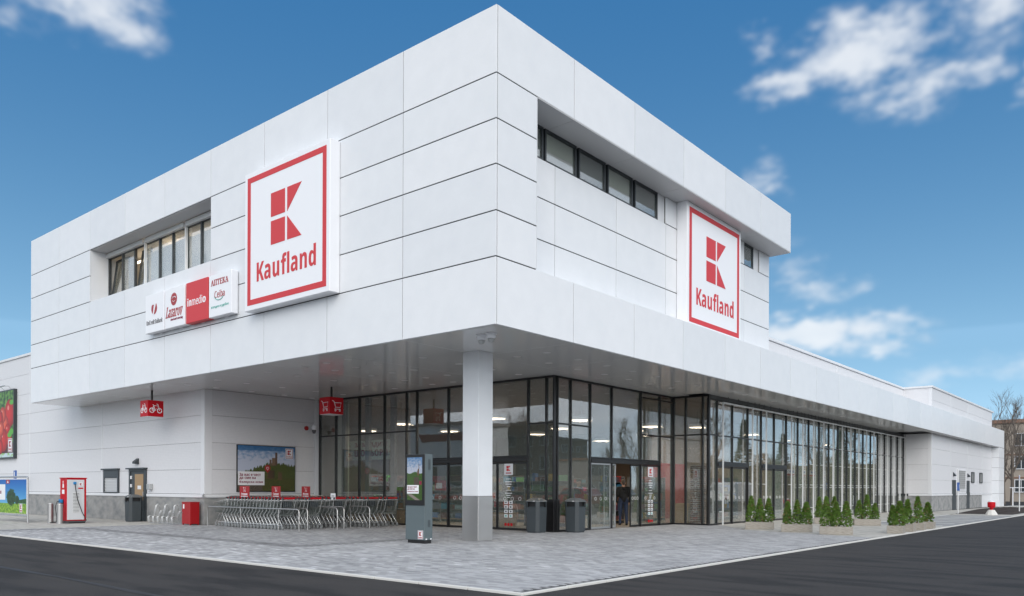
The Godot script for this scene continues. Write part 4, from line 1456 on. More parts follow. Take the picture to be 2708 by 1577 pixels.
func castle_picture(w: int, h: int, tall: bool) -> ImageTexture:
	var im := Image.create(w, h, false, Image.FORMAT_RGB8)
	var f := FastNoiseLite.new()
	f.fractal_octaves = 4
	f.frequency = 0.02
	f.seed = 77
	var f2 := FastNoiseLite.new()
	f2.fractal_octaves = 3
	f2.frequency = 0.11
	f2.seed = 3
	for y in h:
		var fy := float(y) / h
		for x in w:
			var fx := float(x) / w
			var nz := f.get_noise_2d(x, y * 1.6)
			var col := Color(0.34, 0.50, 0.68).lerp(Color(0.72, 0.75, 0.82), clampf(0.15 + fy * 3.0 + nz * 0.7, 0, 1))
			if not tall and fy < 0.10:
				col = col.lerp(Color(0.10, 0.34, 0.55), 0.6)
			var hill := 0.0
			if tall:
				hill = 0.36 + 0.02 * sin(fx * 9.0) + 0.012 * f2.get_noise_2d(x * 2.0, 4.0)
			else:
				hill = 0.36 + (0.26 if fx < 0.62 else 0.10) * pow(absf(fx - 0.62) * 1.6, 1.1) + 0.07 * f2.get_noise_2d(x * 0.6, 9.0)
			# tower and walls on the hill
			var cx := 0.66 if not tall else 0.78
			var top := 0.13 if not tall else 0.15
			if absf(fx - cx) < 0.018 and fy > top and fy < hill + 0.05:
				col = Color(0.36, 0.27, 0.22)
			elif absf(fx - cx + 0.045) < 0.03 and fy > top + 0.12 and fy < hill + 0.06:
				col = Color(0.45, 0.35, 0.28)
			elif absf(fx - cx + 0.10) < 0.018 and fy > top + 0.16 and fy < hill + 0.06:
				col = Color(0.40, 0.31, 0.26)
			elif fy > hill:
				var g := f2.get_noise_2d(x * 1.3, y * 1.3)
				var dep := clampf((fy - hill) / (1.0 - hill), 0, 1)
				col = Color(0.10, 0.15, 0.06).lerp(Color(0.42, 0.46, 0.18), clampf(0.45 + g * 1.8, 0, 1))
				if tall:
					col = Color(0.10, 0.20, 0.09).lerp(Color(0.38, 0.50, 0.27), clampf(0.5 + g * 1.6, 0, 1))
					if fy > 0.46 and fy < 0.68 and fx < 0.78 and absf(fx - 0.62) < 0.17:
						col = Color(0.40, 0.36, 0.33).lerp(Color(0.26, 0.23, 0.21), clampf(0.5 + g, 0, 1))
					if fy > 0.86 and absf(fx - 0.15 - (fy - 0.86) * 4.0) < 0.16:
						col = Color(0.55, 0.52, 0.50)
				else:
					if dep > 0.25 and absf(fx - 0.56 - 0.06 * g) < 0.06 and fy < 0.72:
						col = Color(0.30, 0.22, 0.16)
					if dep > 0.3 and absf(fx - 0.73) < 0.035 and fy < 0.75:
						col = Color(0.36, 0.28, 0.20)
					if dep > 0.5 and g > 0.25:
						col = col.lerp(Color(0.45, 0.28, 0.10), 0.5)
					if fx < 0.42 and fy > 0.86:
						col = Color(0.45, 0.40, 0.34).lerp(Color(0.2, 0.18, 0.16), clampf(0.5 + g, 0, 1))
			im.set_pixel(x, y, col)
	return ImageTexture.create_from_image(im)

func tomato_picture() -> ImageTexture:
	var w := 256
	var h := 340
	var im := Image.create(w, h, false, Image.FORMAT_RGB8)
	var f := FastNoiseLite.new()
	f.fractal_octaves = 3
	f.frequency = 0.03
	for y in h:
		for x in w:
			var g := f.get_noise_2d(x, y)
			var col := Color(0.12, 0.28, 0.08).lerp(Color(0.42, 0.60, 0.25), clampf(0.5 + g * 1.3, 0, 1))
			if y > 270:
				col = Color(0.30, 0.12, 0.12)
			if y > 318:
				col = Color(0.75, 0.82, 0.85).lerp(Color(0.5, 0.7, 0.35), clampf(g * 2.0, 0, 1))
			im.set_pixel(x, y, col)
	var balls := [[215, 115, 62, 0], [160, 170, 40, 1], [190, 205, 34, 0], [130, 120, 38, 1], [90, 140, 44, 0], [140, 250, 52, 0], [205, 240, 34, 0], [70, 230, 50, 1], [30, 160, 46, 0], [110, 190, 36, 1], [20, 280, 40, 0], [100, 285, 34, 0]]
	for b in balls:
		var r: int = b[2]
		for y in range(maxi(0, b[1] - r * 1.2), mini(h, b[1] + r * 1.2)):
			for x in range(maxi(0, b[0] - r), mini(w, b[0] + r)):
				var dx := float(x - b[0]) / r
				var dy := float(y - b[1]) / (r * 1.15)
				var q := dx * dx + dy * dy
				if q < 1.0:
					var base := Color(0.78, 0.12, 0.08) if b[3] == 0 else Color(0.86, 0.36, 0.24)
					base = base.lerp(Color(0.42, 0.04, 0.04), clampf(q * 0.9 + dx * 0.3, 0, 1) * 0.7)
					if Vector2(dx + 0.3, dy + 0.4).length() < 0.18:
						base = base.lerp(Color(1, 0.9, 0.85), 0.5)
					im.set_pixel(x, y, base)
	for l in [[225, 215], [212, 226], [236, 208], [60, 40], [235, 60]]:
		for y in range(maxi(0, l[1] - 14), mini(h, l[1] + 14)):
			for x in range(maxi(0, l[0] - 24), mini(w, l[0] + 24)):
				if pow((x - l[0]) / 24.0, 2) + pow((y - l[1]) / 13.0, 2) < 1.0:
					im.set_pixel(x, y, Color(0.35, 0.66, 0.20))
	return ImageTexture.create_from_image(im)

func meadow_picture() -> ImageTexture:
	var w := 512
	var h := 210
	var im := Image.create(w, h, false, Image.FORMAT_RGB8)
	var f := FastNoiseLite.new()
	f.fractal_octaves = 4
	f.frequency = 0.045
	for y in h:
		var fy := float(y) / h
		for x in w:
			var fx := float(x) / w
			var g := f.get_noise_2d(x, y)
			var col := Color(0.05, 0.36, 0.68).lerp(Color(0.42, 0.70, 0.86), clampf(fy * 1.3, 0, 1))
			if fy > 0.70:
				col = Color(0.30, 0.48, 0.08).lerp(Color(0.62, 0.75, 0.18), clampf(0.5 + g, 0, 1))
			var hills := 0.56 + 0.12 * absf(fx - 0.98) * 2.0
			if fy > hills and fy < 0.70 and fx > 0.7:
				col = Color(0.10, 0.24, 0.10).lerp(Color(0.20, 0.38, 0.15), clampf(0.5 + g, 0, 1))
			for t in [[0.585, 0.53, 0.125, 0.24], [0.75, 0.60, 0.06, 0.13], [0.15, 0.52, 0.06, 0.15]]:
				var dx := (fx - float(t[0])) / float(t[2])
				var dy := (fy - float(t[1])) / float(t[3])
				if dx * dx + dy * dy < 1.0 + g * 0.6:
					col = Color(0.06, 0.16, 0.07).lerp(Color(0.18, 0.34, 0.14), clampf(0.5 + g * 1.2, 0, 1))
				elif absf(fx - float(t[0])) < 0.006 and fy > 0.6 and fy < 0.74:
					col = Color(0.16, 0.11, 0.07)
			im.set_pixel(x, y, col)
	return ImageTexture.create_from_image(im)

func print_plate(parent: Node, a: Vector2, b: Vector2, z: float, tex: Texture2D, key: String, called := "print", rough := 0.45) -> MeshInstance3D:
	var m := mat(key, Color.WHITE, rough)
	m.albedo_texture = tex
	var mb := MB.new()
	mb.quad(Vector3(a.x, a.y, z), Vector3(b.x, a.y, z), Vector3(b.x, b.y, z), Vector3(a.x, b.y, z))
	return put(called, mb.mesh(), m, parent)

func logo_badge(parent: Node, at: Vector3, s: float) -> void:
	# small white tile with red border, emblem and word
	var w := s * 0.86
	slab("badge", at + Vector3(-w / 2, -s / 2, 0.0), at + Vector3(w / 2, s / 2, 0.004), M.print_white, parent, 0.0)
	var fr := MB.new()
	var a := w / 2 - s * 0.04
	var c := s / 2 - s * 0.04
	var t := s * 0.045
	fr.span(at + Vector3(-a, c - t, 0.0045), at + Vector3(a, c, 0.006))
	fr.span(at + Vector3(-a, -c, 0.0045), at + Vector3(a, -c + t, 0.006))
	fr.span(at + Vector3(-a, -c + t, 0.0045), at + Vector3(-a + t, c - t, 0.006))
	fr.span(at + Vector3(a - t, -c + t, 0.0045), at + Vector3(a, c - t, 0.006))
	put("badge_border", fr.mesh(), M.berry, parent)
	emblem(parent, at + Vector3(0, s * 0.10, 0.0045), FZ, s * 0.42, M.box_red, 0.003)
	text("badge_word", "Kaufland", bold, M.box_red, parent, at + Vector3(0, -s * 0.28, 0.006), FZ, w * 0.66, s * 0.13, 0.0, 0.003)

func cart_symbol(b: MB, o: Vector3, ax: Vector3, s: float, nrm: Vector3) -> void:
	var P := func(x, y): return o + ax * (float(x) * s) + Vector3.UP * (float(y) * s)
	b.tube([P.call(-0.42, 0.36), P.call(-0.26, 0.30), P.call(-0.10, -0.14), P.call(0.34, -0.14), P.call(0.42, 0.24), P.call(-0.22, 0.20)], 0.032 * s, 5)
	b.tube([P.call(-0.10, -0.14), P.call(-0.18, -0.28), P.call(0.36, -0.28)], 0.032 * s, 5)
	for x in [-0.12, 0.30]:
		var ring := []
		for i in 11:
			ring.append(P.call(x + 0.06 * cos(TAU * i / 10.0), -0.38 + 0.06 * sin(TAU * i / 10.0)))
		b.tube(ring, 0.028 * s, 5)

func bike_symbol(b: MB, o: Vector3, ax: Vector3, s: float, nrm: Vector3) -> void:
	var P := func(x, y): return o + ax * (float(x) * s) + Vector3.UP * (float(y) * s)
	for x in [-0.28, 0.28]:
		var ring := []
		for i in 17:
			ring.append(P.call(x + 0.16 * cos(TAU * i / 16.0), -0.14 + 0.16 * sin(TAU * i / 16.0)))
		b.tube(ring, 0.034 * s, 5)
	b.tube([P.call(-0.28, -0.14), P.call(-0.14, 0.20), P.call(0.18, 0.20), P.call(-0.04, -0.14), P.call(-0.28, -0.14)], 0.028 * s, 5)
	b.tube([P.call(-0.04, -0.14), P.call(-0.16, 0.24), P.call(-0.22, 0.27)], 0.026 * s, 5)
	b.tube([P.call(0.28, -0.14), P.call(0.16, 0.30), P.call(0.06, 0.33)], 0.028 * s, 5)

func cube_sign(label: String, at: Vector3, bike: bool) -> void:
	var t := thing("hanging_cube_sign", label, "sign", at)
	var s := 0.60
	slab("cube_body", Vector3(-s / 2, -s / 2, -s / 2), Vector3(s / 2, s / 2, s / 2), M.sign_red, t, 0.006)
	slab("base_plate", Vector3(-s / 2 + 0.02, -s / 2 - 0.012, -s / 2 + 0.02), Vector3(s / 2 - 0.02, -s / 2 - 0.0005, s / 2 - 0.02), M.sign_white, t, 0.0)
	slab("pole", Vector3(-0.03, s / 2, -0.03), Vector3(0.03, S - at.y, 0.03), M.black_frame, t, 0.004)
	for f in [[Vector3(0, 0, s / 2), Vector3.RIGHT, Vector3.BACK], [Vector3(s / 2, 0, 0), Vector3(0, 0, -1), Vector3.RIGHT]]:
		var b := MB.new()
		if bike:
			bike_symbol(b, f[0], f[1], 0.52, f[2])
		else:
			cart_symbol(b, f[0] + Vector3(0, 0.01, 0), f[1], 0.46, f[2])
		put("symbol", b.mesh(), M.sign_white, t)

func build_signs() -> void:
	big_sign("large square white logo sign with red border over street facade", Vector3(-7.49, 8.565, 0.34), FZ, 4.02, 4.02, 0.33)
	big_sign("tall white logo sign set in the recessed entrance side wall", Vector3(-0.42, 8.61, -11.79), FX, 4.06, 3.98, 0.37)
	# four tenants' boxes under the strip window
	var boxes := [["tenant sign box with red disc emblem and dark small lettering", -15.20], ["tenant sign box with round red badge and cursive red name", -13.82], ["plain red tenant sign box with white lettering", -12.41], ["tenant sign box with red serif heading and green arc", -11.02]]
	for i in 4:
		var t := thing("tenant_sign", boxes[i][0], "sign", Vector3(boxes[i][1], 7.335, 0.0))
		var w := 1.30 if i != 2 else 1.34
		slab("light_box", Vector3(-w / 2, -0.655, 0.03), Vector3(w / 2, 0.655, 0.25), M.sign_white if i != 2 else M.face_red, t, 0.01)
		slab("bracket", Vector3(-0.1, -0.70, 0.001), Vector3(0.1, -0.62, 0.03), M.sign_white, t, 0.0)
		var z := 0.2505
		if i == 0:
			var disc := []
			for k in 28:
				disc.append(Vector2(cos(TAU * k / 28.0), sin(TAU * k / 28.0)) * 0.20)
			var b := MB.new()
			b.prism(disc, Vector3(-0.02, 0.15, z), Vector3.RIGHT, Vector3.UP, Vector3.BACK, 0.005)
			put("disc", b.mesh(), M.box_red, t)
			b = MB.new()
			b.prism([Vector2(-0.10, -0.22), Vector2(-0.03, -0.22), Vector2(0.14, 0.20), Vector2(-0.10, 0.20), Vector2(-0.12, 0.13), Vector2(0.0, 0.13)], Vector3(-0.02, 0.15, z + 0.005), Vector3.RIGHT, Vector3.UP, Vector3.BACK, 0.004)
			put("stroke", b.mesh(), M.sign_white, t)
			text("lettering", "UniCredit Bulbank", sans, M.ink_grey, t, Vector3(0.0, -0.30, z + 0.003), FZ, 1.12, 0.16)
		elif i == 1:
			var badge := []
			for k in 48:
				badge.append(Vector2(cos(TAU * k / 48.0), sin(TAU * k / 48.0)) * (0.215 if k % 2 else 0.195))
			var b := MB.new()
			b.prism(badge, Vector3(-0.05, 0.27, z), Vector3.RIGHT, Vector3.UP, Vector3.BACK, 0.005)
			put("badge", b.mesh(), M.box_red, t)
			b = MB.new()
			b.tube([Vector3(-0.16, 0.30, z + 0.006), Vector3(-0.10, 0.35, z + 0.006), Vector3(-0.04, 0.33, z + 0.006), Vector3(0.02, 0.35, z + 0.006), Vector3(0.08, 0.30, z + 0.006)], 0.012, 5)
			b.tube([Vector3(-0.13, 0.22, z + 0.006), Vector3(-0.05, 0.18, z + 0.006), Vector3(0.03, 0.22, z + 0.006)], 0.010, 5)
			put("badge_mark", b.mesh(), M.sign_white, t)
			text("lettering", "Lazarov", serif, M.box_red, t, Vector3(-0.02, -0.13, z + 0.003), FZ, 1.08, 0.36, 0.25)
			text("lettering", "food and catering", serif, M.berry, t, Vector3(0.14, -0.40, z + 0.003), FZ, 0.80, 0.10, 0.2)
		elif i == 2:
			text("lettering", "in", bold, M.sign_white, t, Vector3(-0.45, 0.015, z + 0.003), FZ, 0.24, 0.26)
			text("lettering", "medi", sans, M.sign_white, t, Vector3(0.02, 0.015, z + 0.003), FZ, 0.62, 0.27)
			text("lettering", "o", bold, M.sign_white, t, Vector3(0.46, -0.02, z + 0.003), FZ, 0.19, 0.19)
		else:
			text("lettering", "АПТЕКА", serif, M.box_red, t, Vector3(-0.02, 0.40, z + 0.003), FZ, 1.0, 0.18)
			text("lettering", "Ceiba", sans, M.box_red, t, Vector3(-0.02, 0.02, z + 0.003), FZ, 0.58, 0.22)
			var b := MB.new()
			var arc := []
			for k in 9:
				var a := lerpf(-2.6, -0.7, k / 8.0)
				arc.append(Vector3(-0.04 + cos(a) * 0.32, 0.10 + sin(a) * 0.27, z + 0.004))
			b.tube(arc, 0.012, 5)
			put("arc", b.mesh(), M.teal, t)
			text("lettering", "изгодно и удобно", sans, M.teal, t, Vector3(0.0, -0.36, z + 0.003), FZ, 1.0, 0.11)
	cube_sign("red cube sign with white bicycle hung under the canopy", Vector3(-18.06, 4.33, -1.06), true)
	cube_sign("red cube sign with white trolley hung before bay glazing", Vector3(-11.84, 4.33, -4.60), false)
	# castle poster on the bay wall
	var cp := thing("framed_poster", "framed landscape poster of a hilltop castle on bay wall", "poster", Vector3(XE + 0.003, 2.13, -4.64))
	cp.basis = FX
	slab("frame", Vector3(-1.31, -0.91, 0.0), Vector3(1.31, 0.91, 0.05), M.black_frame, cp, 0.004)
	print_plate(cp, Vector2(-1.28, -0.88), Vector2(1.28, 0.88), 0.053, castle_picture(512, 352, false), "poster_print")
	slab("caption", Vector3(-1.27, -0.65, 0.054), Vector3(-0.12, -0.12, 0.060), M.print_white, cp, 0.0)
	for r in [["За нас е чест", -0.24, 0.92], ["да сме на", -0.385, 0.70], ["болярска земя", -0.53, 1.02]]:
		text("lettering", r[0], bold, M.berry, cp, Vector3(-1.21 + float(r[2]) / 2, r[1], 0.062), FZ, r[2], 0.115, 0.0, 0.004)
	logo_badge(cp, Vector3(1.02, 0.62, 0.054), 0.42)
	var pin := MB.new()
	var pd := []
	for k in 16:
		pd.append(Vector2(cos(TAU * k / 16.0) * 0.13, sin(TAU * k / 16.0) * 0.13 - (0.06 if k == 12 else 0.0)))
	pin.prism(pd, Vector3(0.02, 0.02, 0.054), Vector3.RIGHT, Vector3.UP, Vector3.BACK, 0.004)
	put("pin", pin.mesh(), M.box_red, cp)
	pin = MB.new()
	pin.tube([Vector3(0.02, -0.05, 0.06), Vector3(-0.04, 0.03, 0.06), Vector3(-0.01, 0.07, 0.06), Vector3(0.02, 0.05, 0.06), Vector3(0.05, 0.07, 0.06), Vector3(0.08, 0.03, 0.06), Vector3(0.02, -0.05, 0.06)], 0.008, 4)
	put("pin_mark", pin.mesh(), M.sign_white, cp)
	# tomato billboard on the street wall
	var tb := thing("billboard", "billboard of ripe tomatoes in a dark frame on street wall", "billboard", Vector3(-36.1, 4.66, ZW + 0.003))
	slab("frame", Vector3(-1.75, -1.80, 0.0), Vector3(1.47, 1.80, 0.16), M.anthracite, tb, 0.006)
	print_plate(tb, Vector2(-1.68, -1.73), Vector2(1.40, 1.73), 0.163, tomato_picture(), "billboard_print")
	logo_badge(tb, Vector3(0.98, -1.12, 0.164), 0.70)
	var lampm := MB.new()
	lampm.tube([Vector3(-1.6, 1.93, 0.5), Vector3(1.2, 1.93, 0.5)], 0.03, 6)
	for x in [-1.2, 0.0, 1.0]:
		lampm.tube([Vector3(x, 1.78, 0.1), Vector3(x, 1.95, 0.25), Vector3(x, 1.93, 0.5)], 0.014, 5)
	put("lamp_rail", lampm.mesh(), M.galvanised, tb)

# ---------------------------------------------------------------- things in front of the shop
func litter_bin(label: String, at: Vector3, turn: float) -> void:
	var t := thing("litter_bin", label, "bin", at, turn, "dark grey litter bins with peaked lids")
	var w := 0.27
	var oct := func(r: float, c: float) -> Array: return [Vector2(r, -c), Vector2(r, c), Vector2(c, r), Vector2(-c, r), Vector2(-r, c), Vector2(-r, -c), Vector2(-c, -r), Vector2(c, -r)]
	var ring := func(b: MB, r0: float, c0: float, y0: float, r1: float, c1: float, y1: float) -> void:
		var p: Array = oct.call(r0, c0)
		var q: Array = oct.call(r1, c1)
		for i in 8:
			var j := (i + 1) % 8
			var mid: Vector2 = (p[i] + p[j]) * 0.5
			b.quad_out(Vector3(p[i].x, y0, p[i].y), Vector3(p[j].x, y0, p[j].y), Vector3(q[j].x, y1, q[j].y), Vector3(q[i].x, y1, q[i].y), Vector3(mid.x, 0.05 if r1 <= r0 else 0.0, mid.y))
	var b := MB.new()
	ring.call(b, w - 0.03, 0.15, 0.0, w - 0.03, 0.15, 0.03)
	ring.call(b, w - 0.015, 0.17, 0.03, w, 0.185, 0.80)
	ring.call(b, w - 0.06, 0.14, 0.80, w - 0.06, 0.14, 0.82)
	put("body", b.mesh(), M.graphite, t)
	# the four slots lie between corner posts
	b = MB.new()
	for sx in [-1.0, 1.0]:
		for sz in [-1.0, 1.0]:
			b.span(Vector3(sx * 0.155, 0.80, sz * (w - 0.012)), Vector3(sx * 0.19, 0.97, sz * (w - 0.03)))
			b.span(Vector3(sx * (w - 0.012), 0.80, sz * 0.155), Vector3(sx * (w - 0.03), 0.97, sz * 0.19))
			b.quad_out(Vector3(sx * 0.19, 0.8, sz * w), Vector3(sx * w, 0.8, sz * 0.19), Vector3(sx * w, 0.97, sz * 0.19), Vector3(sx * 0.19, 0.97, sz * w), Vector3(sx, 0, sz))
	b.span(Vector3(-0.17, 0.80, -0.17), Vector3(0.17, 0.83, 0.17))
	put("post_ring", b.mesh(), M.graphite, t)
	b = MB.new()
	b.span(Vector3(-0.19, 0.83, -0.19), Vector3(0.19, 0.965, 0.19))
	put("liner", b.mesh(), M.rubber, t)
	b = MB.new()
	ring.call(b, w + 0.005, 0.19, 0.97, w + 0.005, 0.19, 1.01)
	ring.call(b, w + 0.005, 0.19, 1.01, 0.13, 0.09, 1.09)
	var lid: Array = oct.call(0.13, 0.09)
	for i in range(1, 7):
		b.tri_out(Vector3(lid[0].x, 1.09, lid[0].y), Vector3(lid[i].x, 1.09, lid[i].y), Vector3(lid[i + 1].x, 1.09, lid[i + 1].y), Vector3.UP)
	var lo: Array = oct.call(w + 0.005, 0.19)
	for i in range(1, 7):
		b.tri_out(Vector3(lo[0].x, 0.97, lo[0].y), Vector3(lo[i].x, 0.97, lo[i].y), Vector3(lo[i + 1].x, 0.97, lo[i + 1].y), Vector3.DOWN)
	put("lid", b.mesh(), M.silver_plastic if false else M.lid_grey, t)
	slab("label_plate", Vector3(0.07, 0.985, w + 0.006), Vector3(0.15, 1.005, w + 0.009), M.print_white, t, 0.0)

func build_forecourt() -> void:
	mat("lid_grey", lin(0.12, 0.13, 0.135), 0.4)
	litter_bin("grey litter bin before bay glazing beside the dark corner post", Vector3(-4.02, 0.002, -6.62), 0.0)
	litter_bin("grey litter bin before the corner glazing near the open sliding door", Vector3(-3.22, 0.002, -7.62), 0.0)
	litter_bin("grey litter bin standing by street service door", Vector3(-20.72, 0.002, -1.62), 0.0)
	# information totem
	var t := thing("information_totem", "grey steel information totem with portrait screen beside the column", "totem", Vector3(-3.20, 0.0, -0.73))
	slab("plinth", Vector3(-0.29, 0.0, -0.11), Vector3(0.34, 0.085, 0.11), M.black_frame, t, 0.004)
	mat("totem_grey", lin(0.105, 0.135, 0.145), 0.38)
	slab("casing", Vector3(-0.355, 0.085, -0.14), Vector3(0.355, 2.25, 0.13), M.totem_grey, t, 0.008)
	slab("side_cover", Vector3(0.3555, 0.10, -0.125), Vector3(0.362, 2.235, 0.10), M.totem_grey, t, 0.002)
	slab("bezel", Vector3(-0.355, 0.96, 0.131), Vector3(0.355, 2.245, 0.15), M.black_frame, t, 0.004)
	var scr := print_plate(t, Vector2(-0.275, 1.09), Vector2(0.275, 2.17), 0.153, castle_picture(256, 512, true), "totem_screen_print", "screen", 0.12)
	var sm: StandardMaterial3D = scr.material_override
	sm.albedo_color = Color(0.25, 0.25, 0.25)
	sm.emission_enabled = true
	sm.emission_texture = sm.albedo_texture
	sm.emission = Color.WHITE
	sm.emission_operator = BaseMaterial3D.EMISSION_OP_MULTIPLY
	sm.emission_energy_multiplier = 0.34
	slab("caption", Vector3(-0.274, 1.255, 0.154), Vector3(0.155, 1.47, 0.157), M.print_white, t, 0.0)
	for r in [["За нас е чест", 1.425, 0.34], ["да сме на", 1.365, 0.26], ["болярска земя", 1.305, 0.38]]:
		text("lettering", r[0], bold, M.berry, t, Vector3(-0.25 + float(r[2]) / 2, r[1], 0.159), FZ, r[2], 0.042, 0.0, 0.003)
	slab("pin", Vector3(0.175, 1.48, 0.154), Vector3(0.255, 1.575, 0.157), M.berry, t, 0.0)
	logo_badge(t, Vector3(0.20, 0.22, 0.131), 0.22)
	for y in [[1.86, 2.12], [0.42, 0.58]]:
		var k: float = y[0]
		while k < y[1]:
			slab("vent", Vector3(0.3625, k, -0.05), Vector3(0.366, k + 0.012, 0.03), M.anthracite, t, 0.0)
			k += 0.022
	for z in [-0.10, 0.06]:
		slab("side_tag", Vector3(0.3625, 0.10, z), Vector3(0.365, 0.13, z + 0.05), M.print_white, t, 0.0)
	# red cabinet
	var rc := thing("red_cabinet", "small red steel cabinet at the wall corner beside bicycle rack", "cabinet", Vector3(-16.40, 0.002, -1.72))
	slab("body", Vector3(-0.30, 0.04, -0.18), Vector3(0.30, 0.82, 0.18), M.box_red, rc, 0.006)
	slab("lid", Vector3(-0.31, 0.821, -0.19), Vector3(0.31, 0.85, 0.19), M.box_red, rc, 0.004)
	slab("label_plate", Vector3(-0.22, 0.60, 0.181), Vector3(-0.12, 0.76, 0.184), M.print_white, rc, 0.0)
	for x in [-0.26, 0.26]:
		for z in [-0.15, 0.15]:
			slab("foot", Vector3(x - 0.02, 0.0, z - 0.02), Vector3(x + 0.02, 0.04, z + 0.02), M.box_red, rc, 0.0)
	slab("handle", Vector3(-0.27, 0.42, 0.181), Vector3(-0.25, 0.48, 0.20), M.steel, rc, 0.0)
	# bicycle rack: a ground rail and six looped holders, alternately high and low
	var br := thing("bicycle_rack", "low bright steel bicycle rack with looped holders beside street door", "bicycle rack", Vector3(-17.95, 0.0, -1.65))
	for z in [-0.18, 0.18]:
		slab("ground_rail", Vector3(-1.05, 0.0, z - 0.02), Vector3(1.05, 0.03, z + 0.02), M.galvanised, br, 0.004)
	for k in 6:
		var x := -0.95 + k * 0.36
		var hi := 0.74 if k % 2 == 0 else 0.52
		for s in [0.0, 0.07]:
			var b := MB.new()
			b.tube([Vector3(x + s, 0.03, 0.30), Vector3(x + s, 0.26, 0.32), Vector3(x + s, 0.30, 0.26), Vector3(x + s, 0.24, 0.10), Vector3(x + s, hi - 0.06, 0.02), Vector3(x + s, hi, -0.05), Vector3(x + s, hi - 0.06, -0.12), Vector3(x + s, 0.03, -0.18)], 0.011, 6)
			put("holder", b.mesh(), M.chrome, br)
	# charging station
	var ev := thing("charging_station", "white and red car charging station with black cable", "charging station", Vector3(-20.85, 0.0, 0.62))
	mat("ev_white", lin(0.60, 0.61, 0.63), 0.4)
	slab("foot", Vector3(-0.32, 0.0, -0.32), Vector3(0.28, 0.10, 0.32), M.grey_fin, ev, 0.004)
	slab("casing", Vector3(-0.34, 0.10, -0.36), Vector3(0.28, 1.70, 0.34), M.sign_red, ev, 0.008)
	slab("front_panel", Vector3(0.281, 0.14, -0.28), Vector3(0.30, 1.66, 0.335), M.ev_white, ev, 0.004)
	slab("top_trim", Vector3(-0.36, 1.701, -0.38), Vector3(0.31, 1.74, 0.36), M.sign_red, ev, 0.004)
	slab("grille", Vector3(0.301, 0.40, -0.10), Vector3(0.304, 1.20, 0.14), M.aluminium, ev, 0.0)
	for k in 14:
		slab("grille_slot", Vector3(0.3045, 0.43 + k * 0.054, -0.09), Vector3(0.306, 0.445 + k * 0.054, 0.13), M.grey_fin, ev, 0.0)
	slab("socket", Vector3(0.301, 1.48, 0.02), Vector3(0.34, 1.58, 0.12), M.plug_blue, ev, 0.004)
	slab("logo_plate", Vector3(0.301, 1.42, -0.22), Vector3(0.305, 1.56, -0.08), M.print_white, ev, 0.0)
	emblem(ev, Vector3(0.306, 1.49, -0.15), FX, 0.08, M.box_red, 0.003)
	slab("red_plate", Vector3(0.301, 1.31, -0.24), Vector3(0.305, 1.36, -0.06), M.sign_red, ev, 0.0)
	var sy := MB.new()
	sy.tube([Vector3(-0.05, 1.62, 0.343), Vector3(-0.05, 1.52, 0.343)], 0.012, 5)
	sy.prism([Vector2(-0.07, -0.09), Vector2(0.07, -0.09), Vector2(0.05, 0.07), Vector2(-0.05, 0.07)], Vector3(-0.05, 1.44, 0.341), Vector3.RIGHT, Vector3.UP, Vector3.BACK, 0.003)
	sy.span(Vector3(-0.16, 1.12, 0.341), Vector3(0.06, 1.28, 0.344))
	put("side_print", sy.mesh(), M.sign_white, ev)
	for q in [[Vector3(0.34, 1.50, 0.07), Vector3(0.40, 1.30, 0.07), Vector3(0.40, 0.9, 0.0), Vector3(0.38, 0.45, -0.16), Vector3(0.36, 0.12, -0.33), Vector3(0.34, 0.03, -0.28), Vector3(0.36, 0.03, 0.10), Vector3(0.36, 0.03, 0.30)]]:
		var c := Curve3D.new()
		for p in q:
			c.add_point(p)
		var b := MB.new()
		b.tube(q, 0.016, 6)
		put("cable", b.mesh(), M.cable, ev)
	for s in [0.0, 0.09]:
		var b := MB.new()
		b.tube([Vector3(-0.10 - s, 0.86, 0.36), Vector3(-0.10 - s, 0.84, 0.50), Vector3(-0.14 - s * 2, 0.62, 0.52), Vector3(-0.22 - s, 0.30, 0.48), Vector3(-0.18 - s * 2, 0.06, 0.46), Vector3(-0.34 - s * 3, 0.02, 0.60), Vector3(-0.62 - s, 0.02, 0.52)], 0.014, 6)
		put("cable", b.mesh(), M.cable, ev)
		slab("plug", Vector3(-0.14 - s, 0.78, 0.342), Vector3(-0.07 - s, 0.92, 0.44), M.plug_blue, ev, 0.01)
	slab("holster", Vector3(-0.24, 0.60, 0.3405), Vector3(0.0, 0.90, 0.345), M.black_frame, ev, 0.0)
	for p in [[-20.62, 1.18, "thick steel bollard before the charging station's cable side"], [-21.66, 1.12, "thick steel bollard behind the charging station's hanging plugs"]]:
		var bo := thing("steel_bollard", p[2], "bollard", Vector3(p[0], 0.0, p[1]), 0.0, "steel bollards guarding the charging station")
		var b := MB.new()
		b.lathe(Vector3.ZERO, [Vector2(0.105, 0.0), Vector2(0.105, 0.735), Vector2(0.098, 0.75), Vector2(0.0, 0.752)], 22)
		put("tube", b.mesh(), M.steel, bo)
		b = MB.new()
		b.lathe(Vector3.ZERO, [Vector2(0.13, 0.0), Vector2(0.13, 0.008), Vector2(0.106, 0.009)], 22)
		put("base_ring", b.mesh(), M.galvanised, bo)
	# trolley shelter banner
	var bs := thing("banner_stand", "meadow picture banner in a bent steel tube frame", "banner stand", Vector3(-22.9, 0.0, 1.75))
	var fr := MB.new()
	fr.tube([Vector3(0.78, 0.0, 0), Vector3(0.78, 1.62, 0), Vector3(0.76, 1.72, 0), Vector3(0.68, 1.77, 0), Vector3(-3.2, 1.77, 0), Vector3(-3.3, 1.72, 0), Vector3(-3.32, 1.6, 0), Vector3(-3.32, 0.0, 0)], 0.032, 8)
	fr.tube([Vector3(0.78, 0.27, 0), Vector3(-3.32, 0.27, 0)], 0.028, 8)
	put("tube_frame", fr.mesh(), M.galvanised, bs)
